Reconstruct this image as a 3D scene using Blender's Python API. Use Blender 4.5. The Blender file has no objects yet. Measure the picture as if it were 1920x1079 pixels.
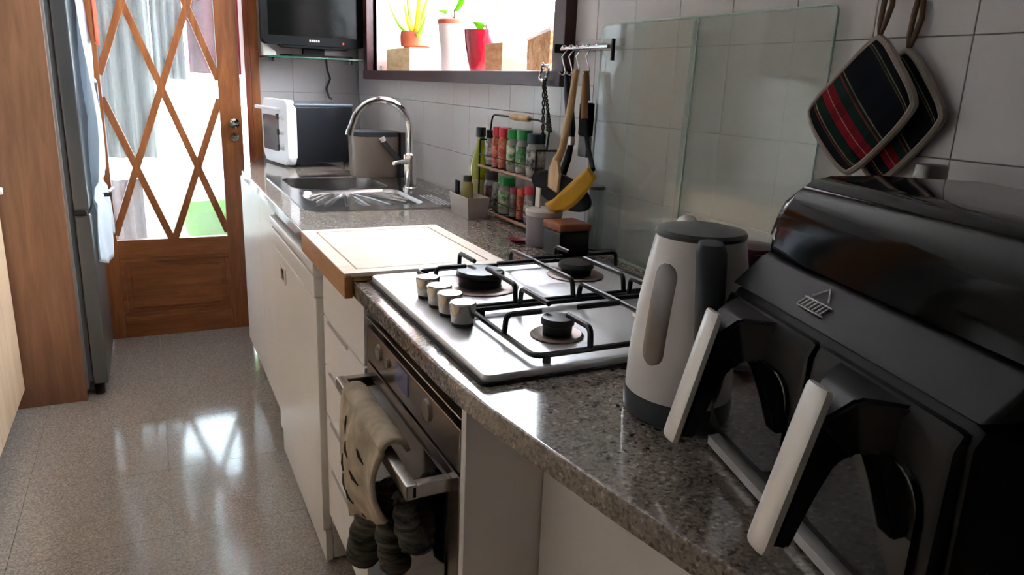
import bpy, bmesh, math, random
from mathutils import Vector, Matrix, noise
random.seed(7)
PI = math.pi
sc = bpy.context.scene
COL = sc.collection

# ------------------------------------------------------------------ camera, world, exposure
cam_d = bpy.data.cameras.new('camera'); cam = bpy.data.objects.new('camera', cam_d); COL.objects.link(cam)
YAW, PITCH, ROLL, FPX = 0.45716621, -0.26586382, 0.03935709, 1396.55
_f = Vector((math.sin(YAW)*math.cos(PITCH), math.cos(YAW)*math.cos(PITCH), math.sin(PITCH)))
_r = Vector((math.cos(YAW), -math.sin(YAW), 0)); _u = _r.cross(_f)
_r2 = _r*math.cos(ROLL)+_u*math.sin(ROLL); _u2 = -_r*math.sin(ROLL)+_u*math.cos(ROLL)
cam.matrix_world = Matrix(((_r2.x, _u2.x, -_f.x, 0), (_r2.y, _u2.y, -_f.y, 0), (_r2.z, _u2.z, -_f.z, 1.265), (0, 0, 0, 1)))
cam_d.sensor_width = 36; cam_d.lens = 36*FPX/1920; cam_d.clip_start = 0.02; cam_d.clip_end = 100
sc.camera = cam
sc.view_settings.view_transform = 'Standard'; sc.view_settings.look = 'None'
sc.view_settings.gamma = 1; sc.view_settings.use_curve_mapping = False
sc.view_settings.exposure = 0.5
cy = sc.cycles; cy.max_bounces = 16; cy.diffuse_bounces = 10; cy.glossy_bounces = 8; cy.transparent_max_bounces = 16; cy.sample_clamp_indirect = 60
W = bpy.data.worlds.new('world'); sc.world = W; W.use_nodes = True
bg = W.node_tree.nodes['Background']; bg.inputs[0].default_value = (0.90, 0.955, 1.0, 1); bg.inputs[1].default_value = 26

# ------------------------------------------------------------------ materials
def rgb(h):
    h = h.lstrip('#'); c = [int(h[i:i+2], 16)/255 for i in (0, 2, 4)]
    return tuple(x/12.92 if x <= .04045 else ((x+.055)/1.055)**2.4 for x in c)+(1,)
MATS = {}
def mat(name, col, rough=.5, metal=0, spec=.5, coat=0, bump=0, bscale=60, var=0, vscale=8, emit=0, aniso=0, stretch=None):
    if name in MATS: return MATS[name]
    m = bpy.data.materials.new(name); m.use_nodes = True; nt = m.node_tree; b = nt.nodes['Principled BSDF']
    c = rgb(col) if isinstance(col, str) else col
    b.inputs['Base Color'].default_value = c; b.inputs['Roughness'].default_value = rough
    b.inputs['Metallic'].default_value = metal; b.inputs['Specular IOR Level'].default_value = spec
    b.inputs['Coat Weight'].default_value = coat; b.inputs['Coat Roughness'].default_value = .05
    tc = nt.nodes.new('ShaderNodeTexCoord'); mp = nt.nodes.new('ShaderNodeMapping')
    nt.links.new(tc.outputs['Object'], mp.inputs[0])
    if stretch: mp.inputs['Scale'].default_value = stretch
    if var:
        n = nt.nodes.new('ShaderNodeTexNoise'); n.inputs['Scale'].default_value = vscale; n.inputs['Detail'].default_value = 5
        nt.links.new(mp.outputs[0], n.inputs['Vector'])
        mx = nt.nodes.new('ShaderNodeMix'); mx.data_type = 'RGBA'
        mx.inputs[6].default_value = tuple(x*(1-var) for x in c[:3])+(1,); mx.inputs[7].default_value = tuple(min(1, x*(1+var)) for x in c[:3])+(1,)
        rmp = nt.nodes.new('ShaderNodeMapRange'); rmp.inputs[1].default_value = .3; rmp.inputs[2].default_value = .7
        nt.links.new(n.outputs[0], rmp.inputs[0]); nt.links.new(rmp.outputs[0], mx.inputs[0]); nt.links.new(mx.outputs[2], b.inputs['Base Color'])
    if bump:
        n = nt.nodes.new('ShaderNodeTexNoise'); n.inputs['Scale'].default_value = bscale; n.inputs['Detail'].default_value = 3
        nt.links.new(mp.outputs[0], n.inputs['Vector'])
        bp = nt.nodes.new('ShaderNodeBump'); bp.inputs['Strength'].default_value = bump; bp.inputs['Distance'].default_value = .004
        nt.links.new(n.outputs[0], bp.inputs['Height']); nt.links.new(bp.outputs[0], b.inputs['Normal'])
    if emit:
        b.inputs['Emission Color'].default_value = c; b.inputs['Emission Strength'].default_value = emit
    MATS[name] = m; return m

def ramp_mat(name, stops, scale, rough, detail=6, coat=0, stretch=(1, 1, 1), dist=0, vor=False, spec=.5, bump=0):
    if name in MATS: return MATS[name]
    m = bpy.data.materials.new(name); m.use_nodes = True; nt = m.node_tree; b = nt.nodes['Principled BSDF']
    tc = nt.nodes.new('ShaderNodeTexCoord'); mp = nt.nodes.new('ShaderNodeMapping'); mp.inputs['Scale'].default_value = stretch
    geo = nt.nodes.new('ShaderNodeNewGeometry')
    nt.links.new(geo.outputs['Position'], mp.inputs[0])
    n = nt.nodes.new('ShaderNodeTexNoise'); n.inputs['Scale'].default_value = scale; n.inputs['Detail'].default_value = detail
    n.inputs['Roughness'].default_value = .65; n.inputs['Distortion'].default_value = dist
    nt.links.new(mp.outputs[0], n.inputs['Vector'])
    r = nt.nodes.new('ShaderNodeValToRGB'); e = r.color_ramp.elements
    e[0].position, e[0].color = stops[0][0], rgb(stops[0][1]); e[1].position, e[1].color = stops[-1][0], rgb(stops[-1][1])
    for p, c in stops[1:-1]:
        q = e.new(p); q.color = rgb(c)
    src = n.outputs[0]
    if vor:
        v = nt.nodes.new('ShaderNodeTexVoronoi'); v.inputs['Scale'].default_value = scale*2.2
        nt.links.new(mp.outputs[0], v.inputs['Vector'])
        sp = nt.nodes.new('ShaderNodeSeparateColor'); nt.links.new(v.outputs['Color'], sp.inputs[0])
        mx = nt.nodes.new('ShaderNodeMath'); mx.operation = 'MULTIPLY_ADD'; mx.inputs[1].default_value = .38
        nt.links.new(sp.outputs[0], mx.inputs[0])
        m2 = nt.nodes.new('ShaderNodeMath'); m2.operation = 'MULTIPLY'; m2.inputs[1].default_value = .62
        nt.links.new(n.outputs[0], m2.inputs[0]); nt.links.new(m2.outputs[0], mx.inputs[2]); src = mx.outputs[0]
    nt.links.new(src, r.inputs[0]); nt.links.new(r.outputs[0], b.inputs['Base Color'])
    b.inputs['Roughness'].default_value = rough; b.inputs['Coat Weight'].default_value = coat; b.inputs['Coat Roughness'].default_value = .06
    b.inputs['Specular IOR Level'].default_value = spec
    if bump:
        bp = nt.nodes.new('ShaderNodeBump'); bp.inputs['Strength'].default_value = bump; bp.inputs['Distance'].default_value = .002
        nt.links.new(n.outputs[0], bp.inputs['Height']); nt.links.new(bp.outputs[0], b.inputs['Normal'])
    MATS[name] = m; return m

def thin_glass(name, tint, refl=.05, rough=.02, haze=0, hazecol='#ffffff', bump=0):
    if name in MATS: return MATS[name]
    m = bpy.data.materials.new(name); m.use_nodes = True; nt = m.node_tree
    for n in list(nt.nodes):
        if n.type != 'OUTPUT_MATERIAL': nt.nodes.remove(n)
    out = nt.nodes[0]
    t = nt.nodes.new('ShaderNodeBsdfTransparent'); t.inputs[0].default_value = rgb(tint)
    base = t.outputs[0]
    if haze:
        d = nt.nodes.new('ShaderNodeBsdfDiffuse'); d.inputs[0].default_value = rgb(hazecol)
        tr = nt.nodes.new('ShaderNodeBsdfTranslucent'); tr.inputs[0].default_value = rgb(hazecol)
        ad = nt.nodes.new('ShaderNodeMixShader'); ad.inputs[0].default_value = .6
        nt.links.new(d.outputs[0], ad.inputs[1]); nt.links.new(tr.outputs[0], ad.inputs[2])
        hm = nt.nodes.new('ShaderNodeMixShader'); hm.inputs[0].default_value = haze
        nt.links.new(base, hm.inputs[1]); nt.links.new(ad.outputs[0], hm.inputs[2]); base = hm.outputs[0]
    g = nt.nodes.new('ShaderNodeBsdfGlossy'); g.inputs['Roughness'].default_value = rough; g.inputs[0].default_value = (1, 1, 1, 1)
    lw = nt.nodes.new('ShaderNodeLayerWeight'); lw.inputs[0].default_value = .5
    pw = nt.nodes.new('ShaderNodeMath'); pw.operation = 'POWER'; pw.inputs[1].default_value = 5; nt.links.new(lw.outputs['Facing'], pw.inputs[0])
    fr = nt.nodes.new('ShaderNodeMath'); fr.operation = 'MULTIPLY_ADD'; fr.inputs[1].default_value = .9; fr.inputs[2].default_value = refl; nt.links.new(pw.outputs[0], fr.inputs[0])
    mx = nt.nodes.new('ShaderNodeMixShader')
    nt.links.new(fr.outputs[0], mx.inputs[0]); nt.links.new(base, mx.inputs[1]); nt.links.new(g.outputs[0], mx.inputs[2])
    if bump:
        tc = nt.nodes.new('ShaderNodeTexCoord'); n = nt.nodes.new('ShaderNodeTexNoise'); n.inputs['Scale'].default_value = 70
        nt.links.new(tc.outputs['Object'], n.inputs['Vector'])
        bp = nt.nodes.new('ShaderNodeBump'); bp.inputs['Strength'].default_value = bump; nt.links.new(n.outputs[0], bp.inputs['Height'])
        nt.links.new(bp.outputs[0], g.inputs['Normal'])
    nt.links.new(mx.outputs[0], out.inputs[0]); MATS[name] = m; return m

def translucent(name, col, mixf=.5):
    if name in MATS: return MATS[name]
    m = bpy.data.materials.new(name); m.use_nodes = True; nt = m.node_tree
    b = nt.nodes['Principled BSDF']; b.inputs['Base Color'].default_value = rgb(col); b.inputs['Roughness'].default_value = .7
    tr = nt.nodes.new('ShaderNodeBsdfTranslucent'); tr.inputs[0].default_value = rgb(col)
    mx = nt.nodes.new('ShaderNodeMixShader'); mx.inputs[0].default_value = mixf
    nt.links.new(b.outputs[0], mx.inputs[1]); nt.links.new(tr.outputs[0], mx.inputs[2])
    nt.links.new(mx.outputs[0], nt.nodes['Material Output'].inputs[0]); MATS[name] = m; return m

GRAN = ramp_mat('granite_counter', [(.28, '#463f3a'), (.42, '#6f655d'), (.52, '#8f847a'), (.62, '#776c64'), (.72, '#b2a89d')], 120, .09, vor=True, spec=.9)
GFLOOR = ramp_mat('granite_floor', [(.30, '#7a726b'), (.45, '#8c847c'), (.58, '#988f87'), (.72, '#a89f96')], 120, .11, vor=True)
WPANEL = ramp_mat('cherry_panel_wood', [(.3, '#735039'), (.5, '#835c43'), (.7, '#94694d')], 5, .38, stretch=(6, 6, .5), dist=.6)
DWOOD = ramp_mat('door_wood', [(.3, '#70401f'), (.5, '#864e28'), (.7, '#9a5f34')], 6, .33, stretch=(6, 6, .6), dist=.8)
DWOODH = ramp_mat('door_wood_horizontal', [(.3, '#70401f'), (.5, '#864e28'), (.7, '#9a5f34')], 6, .33, stretch=(.6, 6, 6), dist=.8)
RWOOD = ramp_mat('door_frame_wood', [(.3, '#5e2a18'), (.5, '#7a3a20'), (.7, '#8c4a2a')], 6, .35, stretch=(6, 6, .6), dist=.8)
FWOOD = ramp_mat('window_frame_wood', [(.3, '#2a1518'), (.6, '#402224'), (.8, '#4e2c2c')], 8, .35, stretch=(4, 1, 4), dist=.5)
LWOOD = ramp_mat('pale_cabinet_wood', [(.3, '#bda182'), (.5, '#cbb092'), (.7, '#d6bd9f')], 5, .4, stretch=(5, 5, .5), dist=.6)
BAMB = ramp_mat('bamboo_board', [(.3, '#e2cbb0'), (.5, '#eddcc8'), (.7, '#f4e8d8')], 7, .38, stretch=(1.2, 14, 4), dist=.3)
BAMBE = ramp_mat('bamboo_edge', [(.3, '#a8703c'), (.5, '#b9804a'), (.7, '#c79058')], 7, .4, stretch=(4, 1.2, 10), dist=.3)
BOXW = ramp_mat('planter_wood', [(.3, '#c8a873'), (.5, '#dcc091'), (.7, '#ead2a8')], 7, .55, stretch=(2, 2, 9), dist=.4)
BOXW2 = ramp_mat('crate_wood', [(.3, '#b07a4a'), (.5, '#c8925f'), (.7, '#dcab78')], 7, .55, stretch=(2, 2, 9), dist=.4)
BOXW3 = ramp_mat('striped_box_wood', [(.35, '#a8713f'), (.5, '#d3a06c'), (.65, '#e6c090')], 10, .5, stretch=(2, 5, 3), dist=1.2)
SPOONW = ramp_mat('beech_wood', [(.3, '#a88257'), (.5, '#c09a6c'), (.7, '#cfad80')], 7, .5, stretch=(6, 6, 1), dist=.3)
TILE = mat('wall_tile_glaze', '#c2bebd', .22, var=.03, vscale=2)
GROUT = mat('tile_grout', '#a39b97', .8)
PLAST = mat('plaster_white', '#d8d3cc', .8, bump=.1)
PINK = mat('window_reveal_plaster', '#d9c4c4', .7)
WHITE = mat('white_laminate', '#efebe8', .32, var=.02)
WHITE2 = mat('appliance_white', '#ebe8e4', .28)
CREAM = mat('cream_plastic', '#dcd2be', .4)
DARKGAP = mat('shadow_gap_black', '#14100e', .7)
STEEL = mat('brushed_steel', '#b9b6b2', .24, metal=1, bump=.05, bscale=200, stretch=(1, 8, 8))
HOBST = mat('hob_steel', '#e0e1e4', .46, metal=1)
SINKST = mat('sink_steel', '#a8a6a4', .2, metal=1)
CHROME = mat('chrome', '#dcdcdc', .08, metal=1)
FRST = mat('fridge_steel', '#7d7f80', .32, metal=.85)
FRSIDE = mat('fridge_grey_side', '#8f8d8a', .4, metal=.3)
GASK = mat('rubber_gasket', '#55595a', .6)
OVST = mat('oven_steel', '#8c7f76', .25, metal=.9)
IRON = mat('cast_iron_enamel', '#0f0f11', .3)
BURN = mat('burner_black', '#1b1c1f', .3)
BURNT = mat('burner_ring', '#8f8078', .4, metal=.9)
KNOB = mat('hob_knob_metal', '#cfcac4', .18, metal=1)
BLACKM = mat('matte_black_plastic', '#0e0f12', .38, spec=.3)
BLACKG = mat('gloss_black_plastic', '#0b0b0c', .06, coat=.6)
BAND = mat('grey_black_band', '#121315', .5, spec=.25)
HOODG = mat('gloss_hood', '#060607', .06, spec=.14)
SILV = mat('silver_strip', '#ddd8d4', .32, metal=.35)
TVB = mat('tv_bezel_black', '#08090a', .45, spec=.1)
TVS = mat('tv_screen', '#070807', .10, spec=.08)
OVB = mat('toaster_side_black', '#15181d', .35, bump=.1)
OVT = mat('toaster_top_grey', '#444b55', .3)
TOW = mat('toaster_white', '#ecedf0', .35)
TAUPE = mat('bin_taupe', '#8a7d73', .35, metal=.3)
DGREY = mat('dark_grey_plastic', '#33363a', .4)
KET = mat('kettle_white', '#e9e4e2', .3)
KETG = mat('kettle_grey', '#3b4146', .3)
KWIN = mat('kettle_window', '#6b5f58', .12, coat=.6, var=.25, vscale=20)
TERRA = mat('terracotta', '#b4583c', .7, var=.1)
POTW = mat('pot_white', '#d9cbc4', .4)
POTR = mat('pot_red', '#a3142c', .18, coat=.4)
SOIL = mat('soil', '#3a2a20', .9)
ALOE = translucent('aloe_leaf', '#9dc25a', .4)
ALOEY = translucent('aloe_leaf_yellow', '#d8c23e', .4)
LEAF = translucent('succulent_leaf', '#7fb52e', .4)
STEM = mat('plant_stem', '#6b5548', .7)
PAPER = translucent('paper_white', '#e8e2e0', .3)
OIL = mat('olive_oil_glass', '#8f9418', .12, coat=.5)
OLAB = mat('oil_label', '#a8a368', .5)
CAPD = mat('cap_dark_green', '#14241c', .35)
CAPR = mat('cap_red', '#c2182e', .35)
CAPG = mat('cap_green', '#13863a', .35)
CAPT = mat('cap_dark_teal', '#122f38', .35)
CAPO = mat('cap_orange', '#d2421c', .35)
CAPP = mat('cap_plum', '#8a2440', .35)
CAPB = mat('cap_brown', '#3c2526', .4)
JGL = mat('jar_glass', '#8c8884', .1, coat=.5)
WIRE = mat('wire_dark', '#1d1a1a', .35, metal=.5)
RACKW = mat('rack_rail_copper', '#a07258', .4)
YELL = mat('yellow_silicone', '#d9a521', .4)
NAVY = mat('navy_handle', '#14182a', .35)
BLKN = mat('black_nylon', '#0d0f13', .7, spec=.15)
GREYS = mat('grey_silicone', '#5f6468', .5)
PIPING = mat('cream_piping', '#94887d', .85, bump=.3, bscale=300)
CORD = mat('brown_cord', '#6b5647', .9)
GLW = thin_glass('clear_glass', '#f7faf8', refl=.05, rough=.04, haze=.30, hazecol='#dcded8')
GLD = thin_glass('door_glass', '#f4f8fa', rough=.12, haze=.08, hazecol='#eef3f7', bump=.4)
GLWIN = thin_glass('window_glass', '#fbfdff', rough=.02)
GEDGE = mat('glass_edge_green', '#9fb8ac', .15)
GSHELF = mat('shelf_glass_green', '#1d4a3a', .1, coat=.4)
BAG = translucent('white_plastic_bag', '#d5dde4', .35)
BAGO = translucent('orange_print_bag', '#c8593a', .25)
CURT = mat('sheet_grey_white', '#94928f', .9, var=.14, vscale=10, stretch=(6, 1, .4))
LIME = mat('lime_basin', '#74b800', .6)
PINKC = mat('red_cloth', '#7a1f30', .9)
WHOUT = mat('balcony_white', '#e6e6e4', .8)
MAROON = mat('maroon_enamel', '#3a0f1c', .3)
ALCAP = mat('aluminium_cap', '#7a7873', .35, metal=.9)
DISP = mat('oven_display', '#4a465a', .2, emit=.2)

# ------------------------------------------------------------------ mesh helpers
def wm(o):
    m = Matrix.Identity(4)
    while o is not None:
        m = o.matrix_basis @ m; o = o.parent
    return m
def obj(name, bm, m, parent=None, smooth=True, local=False, label=None, kind=None):
    """link a bmesh as one object; coordinates are world unless local"""
    me = bpy.data.meshes.new(name)
    if parent is not None and not local: bm.transform(wm(parent).inverted())
    bmesh.ops.recalc_face_normals(bm, faces=bm.faces)
    bm.to_mesh(me); bm.free()
    if smooth:
        for p in me.polygons: p.use_smooth = True
        try: me.set_sharp_from_angle(angle=math.radians(38))
        except Exception: pass
    me.materials.append(m)
    o = bpy.data.objects.new(name, me); COL.objects.link(o)
    if smooth and len(me.polygons) < 3000:
        w_ = o.modifiers.new('normals', 'WEIGHTED_NORMAL'); w_.keep_sharp = True; w_.weight = 100
    if parent is not None: o.parent = parent
    if label: o['label'] = label
    if kind: o['kind'] = kind
    return o
def tag(o, label, cat, group=None):
    o['label'] = label; o['category'] = cat
    if group: o['group'] = group
    return o
def thing(name, label, cat, loc, rotz=0, group=None):
    o = bpy.data.objects.new(name, None); COL.objects.link(o); o.location = loc; o.rotation_euler = (0, 0, rotz)
    o.empty_display_size = .02
    return tag(o, label, cat, group)
def struct(name, bm, m, parent=None, smooth=False):
    o = obj(name, bm, m, parent, smooth)
    if parent is None: o['kind'] = 'structure'
    return o
def sroot(name, loc=(0, 0, 0)):
    o = bpy.data.objects.new(name, None); COL.objects.link(o); o.location = loc; o['kind'] = 'structure'; o.empty_display_size = .02; return o
def B(): return bmesh.new()
def box(bm, x0, x1, y0, y1, z0, z1, bev=0, seg=2):
    r = bmesh.ops.create_cube(bm, size=1)
    vs = r['verts']
    for v in vs: v.co = Vector(((x0+x1)/2+v.co.x*(x1-x0), (y0+y1)/2+v.co.y*(y1-y0), (z0+z1)/2+v.co.z*(z1-z0)))
    if bev:
        es = list({e for v in vs for e in v.link_edges})
        bmesh.ops.bevel(bm, geom=es, offset=bev, segments=seg, affect='EDGES', profile=.5)
    return bm
def ring_frame(axis):
    a = axis.normalized(); t = Vector((0, 0, 1)) if abs(a.z) < .9 else Vector((1, 0, 0))
    x = a.cross(t).normalized(); return x, a.cross(x).normalized()
def tube(bm, pts, r, seg=10, closed=False, cap=True):
    pts = [Vector(p) for p in pts]; n = len(pts); rs = r if isinstance(r, (list, tuple)) else [r]*n
    rings = []; prev = None
    for i, p in enumerate(pts):
        if closed: d = pts[(i+1) % n]-pts[i-1]
        else: d = pts[min(i+1, n-1)]-pts[max(i-1, 0)]
        d.normalize()
        if prev is None: x, y = ring_frame(d)
        else:
            x = prev-d*prev.dot(d)
            if x.length < 1e-6: x, y = ring_frame(d)
            x.normalize(); y = d.cross(x)
        prev = x
        rings.append([bm.verts.new(p+(x*math.cos(2*PI*k/seg)+y*math.sin(2*PI*k/seg))*rs[i]) for k in range(seg)])
    m = n if closed else n-1
    for i in range(m):
        a, b = rings[i], rings[(i+1) % n]
        for k in range(seg): bm.faces.new((a[k], a[(k+1) % seg], b[(k+1) % seg], b[k]))
    if cap and not closed:
        bm.faces.new(rings[0][::-1]); bm.faces.new(rings[-1])
    return bm
def arc_corner(pts, rad, n=4):
    """round the corners of an open polyline"""
    pts = [Vector(p) for p in pts]; out = [pts[0]]
    for i in range(1, len(pts)-1):
        p = pts[i]; a = (pts[i-1]-p); b = (pts[i+1]-p); r = min(rad, a.length*.45, b.length*.45)
        a.normalize(); b.normalize()
        for k in range(n+1):
            t = k/n; out.append((p+a*r)*(1-t)**2+p*2*t*(1-t)+(p+b*r)*t*t)
    out.append(pts[-1]); return out
def lathe(bm, prof, c, seg=32, axis='z'):
    """prof: list of (r, h); c: centre"""
    c = Vector(c); rings = []
    for r, h in prof:
        if r < 1e-5: rings.append([bm.verts.new(_ax(c, 0, 0, h, axis))])
        else: rings.append([bm.verts.new(_ax(c, r*math.cos(2*PI*k/seg), r*math.sin(2*PI*k/seg), h, axis)) for k in range(seg)])
    for a, b in zip(rings, rings[1:]):
        if len(a) == 1 and len(b) == 1: continue
        for k in range(seg):
            k2 = (k+1) % seg
            if len(a) == 1: bm.faces.new((a[0], b[k2], b[k]))
            elif len(b) == 1: bm.faces.new((a[k], a[k2], b[0]))
            else: bm.faces.new((a[k], a[k2], b[k2], b[k]))
    return bm
def _ax(c, a, b, h, axis):
    if axis == 'z': return c+Vector((a, b, h))
    if axis == 'x': return c+Vector((h, a, b))
    return c+Vector((a, h, b))
def prism(bm, poly, fn, t0, t1, bev=0):
    """poly list of 2D points; fn(a,b,t)->Vector"""
    v0 = [bm.verts.new(fn(a, b, t0)) for a, b in poly]; v1 = [bm.verts.new(fn(a, b, t1)) for a, b in poly]
    n = len(poly); fs = [bm.faces.new(v0[::-1]), bm.faces.new(v1)]
    for i in range(n): bm.faces.new((v0[i], v0[(i+1) % n], v1[(i+1) % n], v1[i]))
    if bev:
        es = list({e for f in fs for e in f.edges})
        bmesh.ops.bevel(bm, geom=es, offset=bev, segments=2, affect='EDGES', profile=.5)
    return bm
XY = lambda a, b, t: Vector((a, b, t))
YZ = lambda a, b, t: Vector((t, a, b))
XZ = lambda a, b, t: Vector((a, t, b))
def rrect(x0, x1, y0, y1, r, n=5):
    o = []
    for cx, cy, a0 in ((x1-r, y1-r, 0), (x0+r, y1-r, 90), (x0+r, y0+r, 180), (x1-r, y0+r, 270)):
        for k in range(n+1):
            a = math.radians(a0+90*k/n); o.append((cx+r*math.cos(a), cy+r*math.sin(a)))
    return o
def plate_holes(bm, outer, holes, z):
    es = []; loops = []
    for lp in [outer]+holes:
        vs = [bm.verts.new((x, y, z)) for x, y in lp]; loops.append(vs)
        for i in range(len(vs)): es.append(bm.edges.new((vs[i], vs[(i+1) % len(vs)])))
    bmesh.ops.triangle_fill(bm, edges=es, use_beauty=True)
    return loops
def grid_surf(bm, fn, nu, nv):
    vs = [[bm.verts.new(fn(i/nu, j/nv)) for j in range(nv+1)] for i in range(nu+1)]
    for i in range(nu):
        for j in range(nv): bm.faces.new((vs[i][j], vs[i+1][j], vs[i+1][j+1], vs[i][j+1]))
    return bm
def solid(o, t, off=0):
    m = o.modifiers.new('thick', 'SOLIDIFY'); m.thickness = t; m.offset = off; return o

# ================================================================== ROOM SHELL
CZ = .88
# floor slab + tiles
fl = struct('floor', box(B(), -1.2, 1.15, -1.7, 4.0, -.1, -.004), mat('floor_joint', '#90867b', .5))
ft = None
FT = .4
for ix in range(-3, 3):
    for iy in range(-4, 10):
        x0, y0 = -.02+ix*FT, .06+iy*FT
        x1, y1 = min(x0+FT, 1.14), min(y0+FT, 3.98)
        if x0 < -1.3 or y1-y0 < .05: continue
        if ft is None:
            bm = B(); box(bm, .0004, FT-.0004, .0004, FT-.0004, -.006, 0, .0003, 1)
            ft = obj('floor_tile', bm, GFLOOR, fl, smooth=False); ft.location = (x0, y0, 0); fo = ft
        elif abs(x1-x0-FT) < 1e-4 and abs(y1-y0-FT) < 1e-4:
            fo = ft.copy(); COL.objects.link(fo); fo.location = (x0, y0, 0)
        else:
            obj('floor_tile', box(B(), x0+.0006, x1-.0006, y0+.0006, y1-.0006, -.006, 0), GFLOOR, fl, smooth=False)
struct('ceiling', box(B(), -1.2, 1.3, -1.7, 4.1, 2.5, 2.6), PLAST)
struct('wall_left', box(B(), -1.2, -1.1, -1.7, 4.1, 0, 2.5), PLAST)
struct('wall_back', box(B(), -1.1, 1.3, -1.7, -1.6, 0, 2.5), mat('back_wall_brown', '#5c5856', .8))  # unseen back wall, kept dark to cut bounced light near the camera

# right wall with window opening y 1.775..3.63, z 1.30..2.25
OY0, OY1, OZ0, OZ1 = 1.775, 3.63, 1.27, 2.25
bm = B()
box(bm, 1.006, 1.3, -1.6, 4.1, 0, OZ0); box(bm, 1.006, 1.3, -1.6, 4.1, OZ1, 2.5)
box(bm, 1.006, 1.3, -1.6, OY0, OZ0, OZ1); box(bm, 1.006, 1.3, OY1, 4.1, OZ0, OZ1)
wr = struct('wall_right', bm, GROUT)
TW, TH = .158, .164
ty0, tz0 = .676, 1.352
cache = {}
def tile_at(root, axis, c, a0, a1, z0, z1):
    w, h = round(a1-a0, 4), round(z1-z0, 4)
    key = (axis, w, h)
    if key not in cache:
        bm = B()
        if axis == 'x': box(bm, 0, .007, .0006, w-.0006, .0006, h-.0006, .0008, 1)
        else: box(bm, .0006, w-.0006, 0, .007, .0006, h-.0006, .0008, 1)
        o = obj('wall_tile', bm, TILE, root, smooth=False, local=True); cache[key] = o
    else:
        o = cache[key].copy(); o.parent = root; COL.objects.link(o)
    j = (random.random()-.5)*.0006
    o.location = (c+j, a0, z0) if axis == 'x' else (a0, c+j, z0)
for iy in range(-5, 21):
    for iz in range(-3, 6):
        a0, a1 = ty0+iy*TW, ty0+(iy+1)*TW; z0, z1 = tz0+iz*TH, tz0+(iz+1)*TH
        a1 = min(a1, 3.90); z0 = max(z0, .86)
        if a1-a0 < .02 or z1-z0 < .02: continue
        if a0 < OY1 and a1 > OY0 and z1 > OZ0 and z0 < OZ1:
            if z0 < OZ0-.01: tile_at(wr, 'x', 1.0, a0, a1, z0, OZ0)
            if z1 > OZ1+.01: tile_at(wr, 'x', 1.0, a0, a1, OZ1, z1)
            if z0 >= OZ0-.1:
                zz = max(z0, OZ0)
                if a0 < OY0-.01: tile_at(wr, 'x', 1.0, a0, OY0, zz, min(z1, OZ1))
                if a1 > OY1+.01: tile_at(wr, 'x', 1.0, OY1, a1, zz, min(z1, OZ1))
            continue
        tile_at(wr, 'x', 1.0, a0, a1, z0, z1)
# far wall: door opening x -.235..0.51, z..2.08
bm = B()
box(bm, .51, 1.3, 3.912, 4.05, 0, 2.5); box(bm, -1.2, -.235, 3.912, 4.05, 0, 2.5); box(bm, -.235, .51, 3.912, 4.05, 2.08, 2.5)
wf = struct('wall_far', bm, GROUT)
for ix in range(4):
    for iz in range(-3, 6):
        a0, a1 = .515+ix*TW, min(.515+(ix+1)*TW, 1.0)
        z0, z1 = max(tz0+iz*TH, .86), tz0+(iz+1)*TH
        if a1-a0 < .006: continue
        tile_at(wf, 'y', 3.905, a0, a1, z0, z1)

# window reveal, frame, glazing
wn = sroot('window_1')
bm = B(); box(bm, 1.0, 1.32, OY0, OY1, 1.27, 1.298, .002)
obj('window_sill', bm, PINK, wn)
bm = B(); box(bm, 1.0, 1.3, OY1-.012, OY1, 1.298, OZ1); obj('window_reveal', bm, PINK, wn, smooth=False)
bm = B(); box(bm, 1.0, 1.3, OY0, OY0+.012, 1.298, OZ1); obj('window_reveal', bm, PINK, wn, smooth=False)
bm = B(); box(bm, 1.0, 1.3, OY0, OY1, OZ1-.012, OZ1); obj('window_reveal', bm, PINK, wn, smooth=False)
for b_ in ((.965, 1.02, OY0-.04, OY1+.05, 1.264, 1.304), (.965, 1.02, OY0-.04, OY1+.05, OZ1-.01, OZ1+.05), (.968, 1.02, OY0-.05, OY0+.012, 1.30, OZ1), (.968, 1.02, OY1-.012, OY1+.05, 1.30, OZ1)):
    obj('frame_board', box(B(), *b_, .003), FWOOD, wn)
AW = mat('white_aluminium', '#d6d8dc', .35)
bm = B()
box(bm, 1.235, 1.275, 1.787, 3.618, 1.298, 1.34, .003); box(bm, 1.235, 1.275, 1.787, 3.618, 2.2, 2.238, .003)
box(bm, 1.235, 1.275, 1.787, 1.827, 1.34, 2.2, .003); box(bm, 1.235, 1.275, 3.578, 3.618, 1.34, 2.2, .003)
obj('window_frame', bm, AW, wn)
for (a, b, x) in ((1.83, 2.77, 1.245), (2.70, 3.575, 1.262)):
    bm = B()
    box(bm, x, x+.016, a, b, 1.34, 1.38, .002); box(bm, x, x+.016, a, b, 2.16, 2.2, .002)
    box(bm, x, x+.016, a, a+.045, 1.38, 2.16, .002); box(bm, x, x+.016, b-.045, b, 1.38, 2.16, .002)
    s = obj('sliding_sash', bm, AW, wn)
    obj('pane', box(B(), x+.006, x+.010, a+.045, b-.045, 1.38, 2.16), GLWIN, s, smooth=False)

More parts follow.
